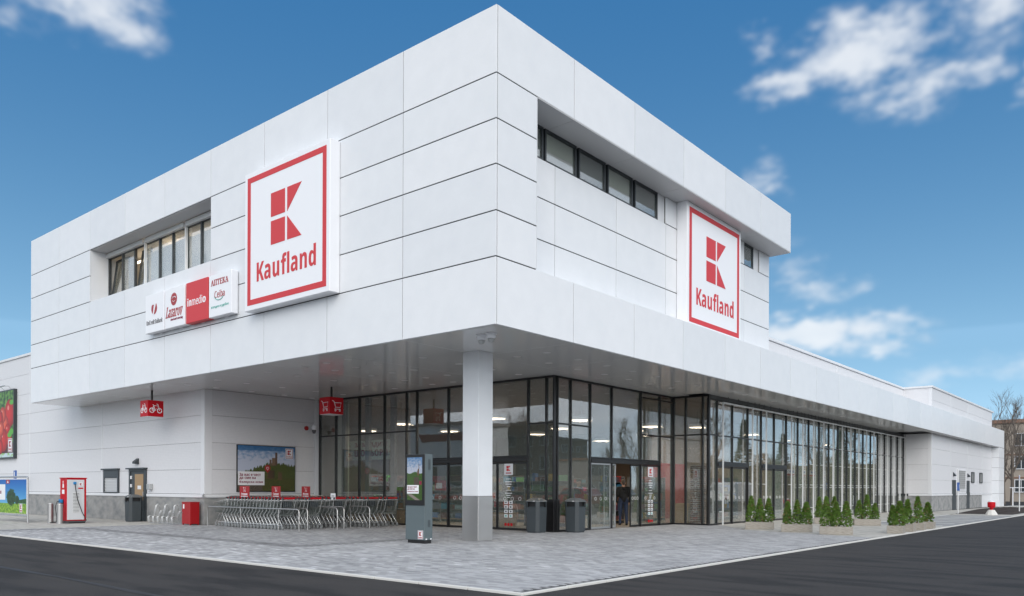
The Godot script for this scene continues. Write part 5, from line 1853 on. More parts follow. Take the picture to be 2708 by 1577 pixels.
	slab("board", Vector3(-3.2, 0.33, -0.012), Vector3(0.66, 1.68, 0.012), M.print_white, bs, 0.002)
	print_plate(bs, Vector2(-3.19, 0.34), Vector2(0.65, 1.67), 0.014, meadow_picture(), "banner_print")
	slab("caption", Vector3(-3.12, 0.86, 0.015), Vector3(-1.58, 1.48, 0.019), M.print_white, bs, 0.0)
	text("lettering", "или", bold, M.berry, bs, Vector3(-2.2, 1.16, 0.021), FZ, 0.40, 0.13, 0.0, 0.003)
	slab("emblem_tile", Vector3(-1.48, 1.51, 0.015), Vector3(-1.10, 1.66, 0.018), M.box_red, bs, 0.0)
	var em := MB.new()
	em.prism([Vector2(-0.08, -0.04), Vector2(0.08, -0.04), Vector2(0.0, 0.05)], Vector3(-1.29, 1.58, 0.0185), Vector3.RIGHT, Vector3.UP, Vector3.BACK, 0.002)
	put("emblem_mark", em.mesh(), M.sign_white, bs)
	logo_badge(bs, Vector3(0.10, 0.56, 0.015), 0.34)
	var ps := thing("parking_sign", "small blue parking sign on a thin post before street wall", "sign", Vector3(-32.3, 0.0, -1.2))
	slab("plate", Vector3(-0.2, 1.78, 0.02), Vector3(0.2, 2.18, 0.035), M.sign_blue, ps, 0.004)
	slab("mark", Vector3(-0.11, 1.84, 0.036), Vector3(-0.03, 2.12, 0.039), M.print_white, ps, 0.0)
	slab("post", Vector3(-0.02, -0.002, -0.02), Vector3(0.02, 2.2, 0.02), M.galvanised, ps, 0.0)

# ---------------------------------------------------------------- trolleys
func make_trolley() -> Node3D:
	# handle towards +x, basket nose towards -x
	var t := Node3D.new()
	var b := MB.new()
	var prof := func(f: float, k: float) -> Vector3:
		# f 0 nose .. 1 rear, k 0 floor .. 1 rim; half width in z
		return Vector3(lerpf(-0.46 + 0.03 * (1 - k), 0.36 + 0.06 * k, f), lerpf(lerpf(0.52, 0.46, f), lerpf(0.83, 0.97, f), k), lerpf(lerpf(0.17, 0.24, f), lerpf(0.20, 0.28, f), k))
	for s in [-1.0, 1.0]:
		for i in 15:
			var f := i / 14.0
			var p: Vector3 = prof.call(f, 0.0)
			var q: Vector3 = prof.call(f, 1.0)
			b.tube([Vector3(p.x, p.y, p.z * s), Vector3(q.x, q.y, q.z * s)], 0.0042, 3, -1.0, Color.WHITE, false)
		for k in [0.0, 0.2, 0.4, 0.6, 0.8]:
			var p: Vector3 = prof.call(0.0, k)
			var q: Vector3 = prof.call(1.0, k)
			b.tube([Vector3(p.x, p.y, p.z * s), Vector3(q.x, q.y, q.z * s)], 0.0042, 3, -1.0, Color.WHITE, false)
	for i in 12:
		var f := i / 11.0
		var p: Vector3 = prof.call(f, 0.0)
		b.tube([Vector3(p.x, p.y, -p.z), p], 0.0042, 3, -1.0, Color.WHITE, false)
	for j in 8:
		var w := -1.0 + 2.0 * j / 7.0
		var p: Vector3 = prof.call(0.0, 0.0)
		var q: Vector3 = prof.call(0.0, 1.0)
		b.tube([Vector3(p.x, p.y, p.z * w), Vector3(q.x, q.y, q.z * w)], 0.0042, 3, -1.0, Color.WHITE, false)
		var p2: Vector3 = prof.call(1.0, 0.0)
		var q2: Vector3 = prof.call(1.0, 1.0)
		b.tube([Vector3(p2.x, p2.y, p2.z * w), Vector3(q2.x, q2.y, q2.z * w)], 0.0042, 3, -1.0, Color.WHITE, false)
	put("basket", b.mesh(), M.wire, t)
	b = MB.new()
	var r0: Vector3 = prof.call(0.0, 1.0)
	var r1: Vector3 = prof.call(1.0, 1.0)
	b.tube([Vector3(r1.x, r1.y, -r1.z), Vector3(r0.x, r0.y, -r0.z), Vector3(r0.x, r0.y, r0.z), Vector3(r1.x, r1.y, r1.z), Vector3(r1.x, r1.y, -r1.z)], 0.008, 5)
	for s in [-1.0, 1.0]:
		b.tube([Vector3(0.40, 0.13, 0.25 * s), Vector3(0.12, 0.47, 0.24 * s), Vector3(0.30, 0.60, 0.255 * s), Vector3(0.44, 1.02, 0.27 * s)], 0.014, 6)
		b.tube([Vector3(0.40, 0.15, 0.25 * s), Vector3(-0.40, 0.17, 0.17 * s)], 0.011, 6)
		b.tube([Vector3(-0.36, 0.17, 0.18 * s), Vector3(-0.10, 0.47, 0.20 * s)], 0.009, 5)
	b.tube([Vector3(-0.40, 0.17, 0.17), Vector3(-0.40, 0.17, -0.17)], 0.011, 6)
	b.tube([Vector3(0.12, 0.47, 0.24), Vector3(0.12, 0.47, -0.24)], 0.009, 5)
	put("frame", b.mesh(), M.chrome, t)
	b = MB.new()
	b.tube([Vector3(0.44, 1.03, -0.25), Vector3(0.44, 1.03, 0.25)], 0.024, 8)
	b.span(Vector3(0.36, 0.995, -0.20), Vector3(0.43, 1.045, 0.20))
	put("handle", b.mesh(), M.sign_red, t)
	for s in [-1.0, 1.0]:
		slab("handle_end", Vector3(0.405, 0.99, s * 0.25 - 0.02), Vector3(0.475, 1.06, s * 0.25 + 0.03), M.anthracite, t, 0.008)
	slab("child_seat", Vector3(0.355, 0.74, -0.16), Vector3(0.372, 0.93, 0.16), M.anthracite, t, 0.004)
	slab("bumper", Vector3(-0.475, 0.50, -0.19), Vector3(-0.455, 0.55, 0.19), M.wheel_grey, t, 0.006)
	b = MB.new()
	b.lathe(Vector3(0, -0.016, 0), [Vector2(0.0, 0.0), Vector2(0.05, 0.0), Vector2(0.062, 0.004), Vector2(0.062, 0.028), Vector2(0.05, 0.032), Vector2(0.0, 0.032)], 14)
	var wm := b.mesh()
	b = MB.new()
	b.span(Vector3(-0.02, 0.0, -0.026), Vector3(0.02, 0.085, -0.02))
	b.span(Vector3(-0.02, 0.0, 0.02), Vector3(0.02, 0.085, 0.026))
	b.span(Vector3(-0.02, 0.075, -0.02), Vector3(0.02, 0.085, 0.02))
	var fm := b.mesh()
	for p in [[0.41, 0.25], [0.41, -0.25], [-0.39, 0.17], [-0.39, -0.17]]:
		var w := put("wheel", wm, M.wheel_grey, t, Vector3(p[0], 0.064, p[1]))
		w.rotation.x = PI / 2
		put("fork", fm, M.galvanised, t, Vector3(float(p[0]) - 0.01, 0.064, p[1]))
	return t

func build_trolleys() -> void:
	var proto := make_trolley()
	# z of the row, x of its last trolley, how many, pitch, words
	var rows := [[-2.16, -11.30, 18, 0.20, "front row"], [-2.98, -10.98, 19, 0.205, "second row"], [-4.10, -11.10, 16, 0.22, "middle row"], [-5.24, -10.70, 17, 0.22, "fourth row"], [-6.05, -10.62, 16, 0.225, "row along glass"]]
	for q in rows:
		for i in int(q[2]):
			var o: Node3D = proto.duplicate()
			o.name = numbered("shopping_trolley")
			add_child(o)
			o.position = Vector3(float(q[1]) - i * float(q[3]), 0.003, q[0])
			o.rotation.y = rng.randf_range(-0.02, 0.02)
			var ord: String = ["last", "second", "third", "fourth", "fifth", "sixth", "seventh", "eighth", "ninth", "tenth", "eleventh", "twelfth", "thirteenth", "fourteenth", "fifteenth", "sixteenth", "seventeenth", "eighteenth", "nineteenth"][i]
			var where := "wire trolley with red handle, %s from the open end of %s" % [ord, q[4]]
			if i == 0:
				where = "wire trolley with red handle and dark seat flap, open end of %s" % q[4]
			o.set_meta("label", where)
			o.set_meta("category", "shopping trolley")
			o.set_meta("group", "nested shopping trolleys in the bay")
	proto.free()
	# parking rails: bent tubes on posts
	var rails := [[-1.76, -15.26, -9.75, 0.70, [-13.1, -10.87], "long bright steel rail in front of the trolley rows"], [-2.57, -15.2, -10.43, 0.70, [-13.0], "steel rail between the first and second trolley rows"], [-3.40, -15.2, -9.93, 0.72, [-12.8], "steel rail between the second and middle trolley rows"], [-3.85, -12.4, -10.15, 0.74, [], "short steel rail before the middle trolley row"], [-4.76, -10.95, -9.90, 0.74, [], "shortest steel rail, a low hoop between trolley rows"]]
	for q in rails:
		var t := thing("trolley_rail", q[5], "rail", Vector3(0, 0, q[0]))
		var b := MB.new()
		var h: float = q[3]
		b.tube([Vector3(q[1], 0, 0), Vector3(q[1], h - 0.08, 0), Vector3(float(q[1]) + 0.03, h - 0.02, 0), Vector3(float(q[1]) + 0.09, h, 0), Vector3(float(q[2]) - 0.10, h, 0), Vector3(float(q[2]) - 0.03, h - 0.03, 0), Vector3(q[2], h - 0.10, 0), Vector3(q[2], 0, 0)], 0.022, 8)
		put("hoop", b.mesh(), M.steel, t)
		for x in q[4]:
			b = MB.new()
			b.tube([Vector3(x, 0, 0), Vector3(x, h - 0.02, 0)], 0.02, 8)
			put("post", b.mesh(), M.steel, t)
	var tr := thing("trolley_rail", "tall bent steel rail along the wall end of the trolley rows", "rail", Vector3(-15.05, 0, -2.40))
	var tb := MB.new()
	tb.tube([Vector3(0, 0, 0), Vector3(0, 0.98, 0), Vector3(0.0, 1.06, -0.08), Vector3(0, 1.07, -0.2), Vector3(0, 1.07, -4.2), Vector3(0, 1.0, -4.3), Vector3(0, 0, -4.3)], 0.022, 8)
	put("hoop", tb.mesh(), M.steel, tr)
	# red row signs
	for q in [[-14.2, -2.58, 0.62, 0.46, "Големи", "red trolley row sign nearest the wall corner, large white text"], [-13.8, -3.62, 0.55, 0.46, "Големи", "red trolley row sign standing over the middle rows"], [-13.6, -4.78, 0.52, 0.42, "Малки", "red trolley row sign standing over the rear rows"]]:
		var t := thing("row_sign", q[5], "sign", Vector3(q[0], 0, q[1]))
		var w: float = q[2]
		slab("plate", Vector3(-w / 2, 0.98, -0.008), Vector3(w / 2, 1.44, 0.008), M.box_red, t, 0.003)
		slab("post", Vector3(-0.02, 0.0, -0.05), Vector3(0.02, 1.40, -0.01), M.steel, t, 0.0)
		var b := MB.new()
		cart_symbol(b, Vector3(0, 1.33, 0.010), Vector3.RIGHT, 0.20, Vector3.BACK)
		put("symbol", b.mesh(), M.sign_white, t)
		text("lettering", q[4], bold, M.sign_white, t, Vector3(0, 1.16, 0.011), FZ, w * 0.62, 0.07, 0.0, 0.004)
		text("lettering", "колички", bold, M.sign_white, t, Vector3(0, 1.06, 0.011), FZ, w * 0.66, 0.07, 0.0, 0.004)
	var sg := thing("row_notice", "small white notice plate on a post among the trolleys", "sign", Vector3(-10.75, 0, -3.85))
	slab("plate", Vector3(-0.13, 0.98, -0.006), Vector3(0.13, 1.20, 0.006), M.print_white, sg, 0.002)
	slab("post", Vector3(-0.012, 0.0, -0.03), Vector3(0.012, 1.1, -0.008), M.steel, sg, 0.0)
	for k in 3:
		slab("print_line", Vector3(-0.08, 1.04 + k * 0.04, 0.0065), Vector3(0.08, 1.055 + k * 0.04, 0.008), M.ink_grey, sg, 0.0)

# ---------------------------------------------------------------- planting
func thuja_mesh(sd: int, h: float, rad: float) -> ArrayMesh:
	var r := RandomNumberGenerator.new()
	r.seed = sd
	var b := MB.new()
	b.colored = true
	# flattened sprays that climb outwards from the stem, many small scales each
	for i in 420:
		var f := pow(r.randf(), 0.85)
		var y := h * f
		var rr := rad * (pow(1.0 - f, 0.85) * 1.02 + 0.03) * (1.0 if f > 0.08 else 0.75) * r.randf_range(0.62, 1.10)
		var a := r.randf() * TAU
		var out := Vector3(cos(a), 0, sin(a))
		var p := out * rr + Vector3(0, y, 0)
		var up := (Vector3.UP * r.randf_range(0.7, 1.3) + out * r.randf_range(0.1, 0.75) + Vector3(r.randf_range(-0.25, 0.25), 0, r.randf_range(-0.25, 0.25))).normalized()
		var side := up.cross(out).normalized().rotated(up, r.randf_range(-1.2, 1.2))
		# one green throughout; a few sprays scattered through the shrub are frost-browned
		var col := Color(0.090, 0.165, 0.022)
		if r.randf() < 0.10:
			col = Color(0.15, 0.115, 0.04)
		var ln := r.randf_range(0.06, 0.115)
		for k in 5:
			var s := (k - 2) * 0.34
			var d := (up + side * s).normalized()
			var w := side.cross(d).normalized().cross(d) * 0.009
			var base := p + d * (0.012 * absf(k - 2))
			var tip := base + d * ln * (1.0 - 0.13 * absf(k - 2))
			var mid := base.lerp(tip, 0.45)
			b.quad(base, mid + w, tip, mid - w, col)
	return b.mesh()

func build_planting() -> void:
	var kinds := [thuja_mesh(1, 0.86, 0.20), thuja_mesh(2, 0.78, 0.19), thuja_mesh(3, 0.92, 0.21), thuja_mesh(4, 0.70, 0.18)]
	var stem := MB.new()
	stem.tube([Vector3(0, -0.05, 0), Vector3(0.01, 0.3, 0), Vector3(0, 0.6, 0.01)], 0.016, 5, 0.006)
	var sm := stem.mesh()
	# x, z, turn, length, width, conifers, words
	var pl := [[0.36, -13.72, 0.36, 0.96, 0.36, 3, "long stone planter beside terrace doors"], [1.96, -12.92, 0.30, 0.96, 0.36, 3, "long stone planter, middle of front line"], [3.45, -12.20, 0.26, 0.96, 0.36, 3, "long stone planter, kerb end of front line"], [2.30, -19.45, 0.42, 0.96, 0.36, 3, "long stone planter beside the parking bays"], [0.60, -19.95, 0.36, 0.96, 0.36, 3, "long stone planter close to silver posts"],
		[4.68, -14.20, 0.05, 0.46, 0.46, 2, "square stone planter, first in kerb row"], [4.66, -15.66, 0.05, 0.46, 0.46, 1, "square stone planter, second in kerb row"], [4.66, -17.08, 0.05, 0.46, 0.46, 1, "square stone planter, third in kerb row"], [4.66, -18.46, 0.05, 0.46, 0.46, 1, "square stone planter, last in kerb row"]]
	var n := 0
	for q in pl:
		var t := thing("stone_planter", q[6], "planter", Vector3(q[0], 0.0, q[1]), q[2], "stone planters on the terrace")
		var w: float = q[3]
		var d: float = q[4]
		var b := MB.new()
		b.cbox(Vector3(0, 0.125, d / 2 - 0.025), Vector3(w, 0.25, 0.05), 0.008)
		b.cbox(Vector3(0, 0.125, -d / 2 + 0.025), Vector3(w, 0.25, 0.05), 0.008)
		b.cbox(Vector3(w / 2 - 0.025, 0.125, 0), Vector3(0.048, 0.248, d - 0.1), 0.006)
		b.cbox(Vector3(-w / 2 + 0.025, 0.125, 0), Vector3(0.048, 0.248, d - 0.1), 0.006)
		put("trough", b.mesh(), M.travertine, t)
		slab("soil", Vector3(-w / 2 + 0.05, 0.02, -d / 2 + 0.05), Vector3(w / 2 - 0.05, 0.22, d / 2 - 0.05), M.soil, t, 0.0)
		var m: int = q[5]
		for i in m:
			var ox := (i - (m - 1) * 0.5) * (0.29 if w > 0.6 else 0.18)
			var at := Vector3(ox, 0.22, rng.randf_range(-0.04, 0.04) - (0.10 * i if w < 0.6 else 0.0))
			var words: String = "%s conifer from the shop in the %s" % [["first", "second", "third"][i], str(q[6])]
			if m == 1:
				words = "single green conifer in the %s" % str(q[6])
			var c := thing("conifer_shrub", words, "shrub", Vector3(q[0], 0, q[1]) + at.rotated(Vector3.UP, q[2]), rng.randf() * TAU, "clipped conifers in stone planters")
			c.scale = Vector3(rng.randf_range(0.80, 1.05), rng.randf_range(0.84, 1.06), rng.randf_range(0.80, 1.05))
			put("foliage", kinds[n % 4], M.foliage, c)
			put("trunk", sm, M.bark, c)
			n += 1

# ---------------------------------------------------------------- far end of the entrance side
func build_right_end() -> void:
	var V := func(x, z): return Vector2(x, -z)
	sheet("verge", [V.call(KX - 0.004, -37.21), V.call(KX - 0.004, -72.0), V.call(-0.0, -72.0), V.call(-0.5, -43.32), V.call(1.55, -38.05)], -0.001, M.pale_slabs, 0.2)
	# flower bed: heaped dark soil with clods
	var bed := MB.new()
	var r := RandomNumberGenerator.new()
	r.seed = 12
	var nx := 16
	var nz := 40
	var f := FastNoiseLite.new()
	f.frequency = 0.9
	f.fractal_octaves = 3
	var P := func(i: int, k: int) -> Vector3:
		var u := float(i) / nx
		var w := float(k) / nz
		var z := -39.6 - w * 22.0
		var x := lerpf(1.5 - 1.2 * minf(w * 1.5, 1.0), 4.4, u)
		var e: float = minf(minf(u, 1.0 - u) * 5.0, minf(w, 1.0 - w) * 10.0)
		return Vector3(x, 0.0 + clampf(e, 0, 1) * (0.07 + 0.09 * f.get_noise_2d(x * 1.5, z * 1.5)), z)
	for i in nx:
		for k in nz:
			bed.quad(P.call(i, k), P.call(i + 1, k), P.call(i + 1, k + 1), P.call(i, k + 1))
	var fb := put("flower_bed", bed.mesh(), M.soil, self)
	fb.set_meta("kind", "structure")
	# red hydrant on a pale footing
	var hy := thing("hydrant", "red hydrant with white cap on a pale concrete footing", "hydrant", Vector3(3.58, 0.0, -38.3))
	hy.scale = Vector3.ONE * 0.8
	var b := MB.new()
	b.lathe(Vector3.ZERO, [Vector2(0.40, 0.0), Vector2(0.36, 0.10), Vector2(0.24, 0.30), Vector2(0.20, 0.36), Vector2(0.0, 0.37)], 9, Color.WHITE, false)
	put("footing", b.mesh(), M.kerb_stone, hy)
	b = MB.new()
	b.lathe(Vector3(0, 0.37, 0), [Vector2(0.11, 0.0), Vector2(0.11, 0.14), Vector2(0.23, 0.16), Vector2(0.25, 0.30), Vector2(0.25, 0.50), Vector2(0.22, 0.54), Vector2(0.0, 0.55)], 18)
	put("body", b.mesh(), M.sign_red, hy)
	b = MB.new()
	b.lathe(Vector3(0, 0.92, 0), [Vector2(0.20, 0.0), Vector2(0.20, 0.05), Vector2(0.1, 0.08), Vector2(0.0, 0.085)], 16)
	put("cap", b.mesh(), M.sign_white, hy)
	# posts
	var sp := thing("parking_sign", "blue parking plate on a white post before the far wall", "sign", Vector3(1.62, 0.0, -39.85))
	b = MB.new()
	b.tube([Vector3(0, 0, 0), Vector3(0, 2.62, 0)], 0.035, 8)
	put("post", b.mesh(), M.aluminium, sp)
	slab("plate", Vector3(-0.02, 1.36, -0.22), Vector3(0.05, 1.84, 0.18), M.sign_blue, sp, 0.004)
	slab("mark", Vector3(0.051, 1.48, -0.10), Vector3(0.055, 1.72, -0.02), M.print_white, sp, 0.0)
	var sp2 := thing("tape_post", "thin pale post with a small flag plate by the flower bed", "post", Vector3(3.86, 0.0, -46.4))
	b = MB.new()
	b.tube([Vector3(0, 0, 0), Vector3(0, 2.36, 0)], 0.035, 8)
	put("post", b.mesh(), M.aluminium, sp2)
	slab("plate", Vector3(-0.01, 2.02, -0.10), Vector3(0.01, 2.34, 0.12), M.sign_blue, sp2, 0.002)
	slab("plate_face", Vector3(0.011, 2.04, -0.08), Vector3(0.014, 2.2, 0.1), M.print_white, sp2, 0.0)
	# low white rail before the far yard
	var wr := thing("white_rail", "white tube rail on posts across the far yard", "rail", Vector3(1.0, 0.0, -70.5))
	b = MB.new()
	b.tube([Vector3(-1.0, 1.62, 0), Vector3(14.0, 1.62, 0)], 0.04, 6)
	put("tube", b.mesh(), M.sign_white, wr)
	for i in 6:
		slab("post", Vector3(-0.8 + i * 2.9, 0.0, -0.04), Vector3(-0.72 + i * 2.9, 1.6, 0.04), M.sign_white, wr, 0.0)

# ---------------------------------------------------------------- trees, houses and cars round about
func branch(b: MB, r: RandomNumberGenerator, p: Vector3, d: Vector3, ln: float, rad: float, lev: int, spread: float) -> void:
	var pts := [p]
	var q := p
	var dd := d
	var seg := 3 if lev > 0 else 2
	for i in seg:
		dd = (dd + Vector3(r.randf_range(-0.16, 0.16), r.randf_range(-0.02, 0.16), r.randf_range(-0.16, 0.16))).normalized()
		q += dd * ln / seg
		pts.append(q)
	b.tube(pts, rad, 5 if lev > 1 else 3, rad * 0.5, Color.WHITE, false)
	if lev == 0:
		return
	var n := 4 if lev > 1 else 5
	for i in n:
		var f := r.randf_range(0.35, 1.0)
		var at: Vector3 = pts[0].lerp(pts[-1], f) if f < 0.99 else pts[-1]
		var k := clampi(int(f * seg), 0, seg - 1)
		at = pts[k].lerp(pts[k + 1], f * seg - k) if f * seg - k <= 1.0 else pts[-1]
		var a := r.randf() * TAU
		var side := dd.cross(Vector3(cos(a), 0.2, sin(a))).normalized()
		var nd := (dd + side * r.randf_range(0.5, 1.0) * spread + Vector3.UP * 0.18).normalized()
		branch(b, r, at, nd, ln * r.randf_range(0.50, 0.72), rad * 0.5, lev - 1, spread)

func bare_tree_parts(sd: int, h: float) -> Array:
	var r := RandomNumberGenerator.new()
	r.seed = sd
	var t := MB.new()
	t.tube([Vector3(0, -0.1, 0), Vector3(0.05, h * 0.2, 0.02), Vector3(0.02, h * 0.42, -0.04)], h * 0.016, 7, h * 0.011)
	var c := MB.new()
	branch(c, r, Vector3(0.02, h * 0.40, -0.04), Vector3(0, 1, 0), h * 0.36, h * 0.010, 4, 0.8)
	for i in 5:
		var a := TAU * i / 5.0 + r.randf()
		branch(c, r, Vector3(0.03, h * r.randf_range(0.2, 0.4), 0), Vector3(cos(a) * 0.7, 1.0, sin(a) * 0.7).normalized(), h * 0.30, h * 0.007, 3, 0.9)
	return [t.mesh(), c.mesh()]

func spruce_mesh(sd: int, h: float) -> ArrayMesh:
	var r := RandomNumberGenerator.new()
	r.seed = sd
	var b := MB.new()
	b.colored = true
	for i in 1500:
		var f := pow(r.randf(), 0.8)
		var rr := h * 0.20 * (1.0 - f) * r.randf_range(0.45, 1.08) + 0.05
		var a := r.randf() * TAU
		var out := Vector3(cos(a), 0, sin(a))
		var p := out * rr + Vector3(0, 0.8 + (h - 0.8) * f, 0)
		var d := (out + Vector3(0, r.randf_range(-0.5, 0.1), 0)).normalized()
		var s := d.cross(Vector3.UP).normalized()
		var col := Color(0.036, 0.065, 0.023)
		var ln := r.randf_range(0.25, 0.6)
		b.quad(p - d * ln * 0.5, p + s * 0.12 + Vector3(0, -0.04, 0), p + d * ln * 0.5, p - s * 0.12 + Vector3(0, 0.05, 0), col)
	return b.mesh()

func apartment(label: String, at: Vector3, turn: float, w: float, d: float, floors: int, bays: int, wall: Material, band: Material) -> void:
	var t := thing("apartment_block", label, "building", at, turn)
	var fh := 2.9
	var h := floors * fh + 1.2
	slab("wall", Vector3(-w / 2, 0, -d), Vector3(w / 2, h, 0), wall, t, 0.0)
	slab("roof", Vector3(-w / 2 - 0.3, h, -d - 0.3), Vector3(w / 2 + 0.3, h + 0.45, 0.3), band, t, 0.0)
	var bw := w / bays
	var pm := cbm(Vector3(bw * 0.46, 1.45, 0.05), 0.0)
	var fmb := MB.new()
	var ww := bw * 0.46
	fmb.span(Vector3(-ww / 2 - 0.08, -0.80, -0.02), Vector3(-ww / 2, 0.80, 0.06))
	fmb.span(Vector3(ww / 2, -0.80, -0.02), Vector3(ww / 2 + 0.08, 0.80, 0.06))
	fmb.span(Vector3(-ww / 2, 0.725, -0.02), Vector3(ww / 2, 0.80, 0.06))
	fmb.span(Vector3(-ww / 2 - 0.1, -0.82, -0.02), Vector3(ww / 2 + 0.1, -0.725, 0.14))
	fmb.span(Vector3(-0.03, -0.725, 0.0), Vector3(0.03, 0.725, 0.06))
	var fm := fmb.mesh()
	for j in floors:
		for i in bays:
			var wn := put("window", fm, M.trim_white, t, Vector3(-w / 2 + bw * (i + 0.5), 1.5 + j * fh + 0.5, 0.0))
			put("pane", pm, M.anthracite, wn, Vector3(0, 0, 0.0))
		if j:
			slab("floor_band", Vector3(-w / 2 - 0.04, j * fh + 0.05, -0.2), Vector3(w / 2 + 0.04, j * fh + 0.22, 0.07), band, t, 0.0)

func car(label: String, at: Vector3, turn: float, paint: Color, van := false) -> void:
	var t := thing("parked_van" if van else "parked_car", label, "van" if van else "car", at, turn)
	var pm := mat(numbered("car_paint"), paint, 0.3)
	pm.clearcoat_enabled = true
	pm.clearcoat = 0.8
	pm.clearcoat_roughness = 0.05
	var body: Array
	var glass: Array
	if van:
		body = [Vector2(-2.4, 0.35), Vector2(2.35, 0.35), Vector2(2.4, 0.8), Vector2(2.2, 1.05), Vector2(1.55, 1.2), Vector2(0.95, 1.95), Vector2(0.7, 2.05), Vector2(-2.3, 2.05), Vector2(-2.42, 1.9)]
		glass = [Vector2(0.30, 1.25), Vector2(1.35, 1.25), Vector2(0.85, 1.85), Vector2(0.30, 1.88)]
	else:
		body = [Vector2(-2.05, 0.35), Vector2(2.0, 0.32), Vector2(2.1, 0.55), Vector2(2.0, 0.78), Vector2(1.1, 0.95), Vector2(0.35, 1.40), Vector2(-0.2, 1.48), Vector2(-1.1, 1.42), Vector2(-1.75, 1.02), Vector2(-2.1, 0.92)]
		glass = [Vector2(-1.45, 1.02), Vector2(0.88, 1.0), Vector2(0.28, 1.34), Vector2(-0.2, 1.41), Vector2(-1.05, 1.36)]
	var w := 1.9 if van else 1.72
	var b := MB.new()
	b.prism(body, Vector3(0, 0, w / 2), Vector3.RIGHT, Vector3.UP, Vector3(0, 0, -1), w)
	put("body", b.mesh(), pm, t)
	for s in [-1.0, 1.0]:
		b = MB.new()
		b.prism(glass, Vector3(0, 0, s * (w / 2 + 0.004)), Vector3.RIGHT, Vector3.UP, Vector3(0, 0, s), 0.008)
		put("side_window", b.mesh(), M.anthracite, t)
	b = MB.new()
	if van:
		b.quad(Vector3(1.56, 1.22, 0.82), Vector3(1.56, 1.22, -0.82), Vector3(0.99, 1.93, -0.74), Vector3(0.99, 1.93, 0.74))
	else:
		b.quad(Vector3(1.11, 0.97, 0.76), Vector3(1.11, 0.97, -0.76), Vector3(0.40, 1.39, -0.66), Vector3(0.40, 1.39, 0.66))
	put("windscreen", b.mesh(), M.anthracite, t)
	b = MB.new()
	b.lathe(Vector3(0, -0.1, 0), [Vector2(0.0, 0.0), Vector2(0.30, 0.0), Vector2(0.32, 0.03), Vector2(0.32, 0.17), Vector2(0.30, 0.2), Vector2(0.0, 0.2)], 18)
	var wm := b.mesh()
	b = MB.new()
	b.lathe(Vector3(0, -0.108, 0), [Vector2(0.0, 0.0), Vector2(0.2, 0.0), Vector2(0.2, 0.216), Vector2(0.0, 0.216)], 14)
	var rm := b.mesh()
	for x in [-1.3, 1.3]:
		for s in [-1.0, 1.0]:
			var tyre := put("wheel", wm, M.rubber, t, Vector3(x, 0.32, s * (w / 2 - 0.06)))
			tyre.rotation.x = PI / 2
			put("rim", rm, M.galvanised, tyre)
	for s in [-1.0, 1.0]:
		slab("headlight", Vector3(2.0, 0.62, s * 0.62 - 0.15), Vector3(2.09, 0.76, s * 0.62 + 0.15), M.silver_plastic, t, 0.01)
		slab("tail_light", Vector3(-2.12, 0.72, s * 0.66 - 0.1), Vector3(-2.04, 0.90, s * 0.66 + 0.1), M.box_red, t, 0.01)

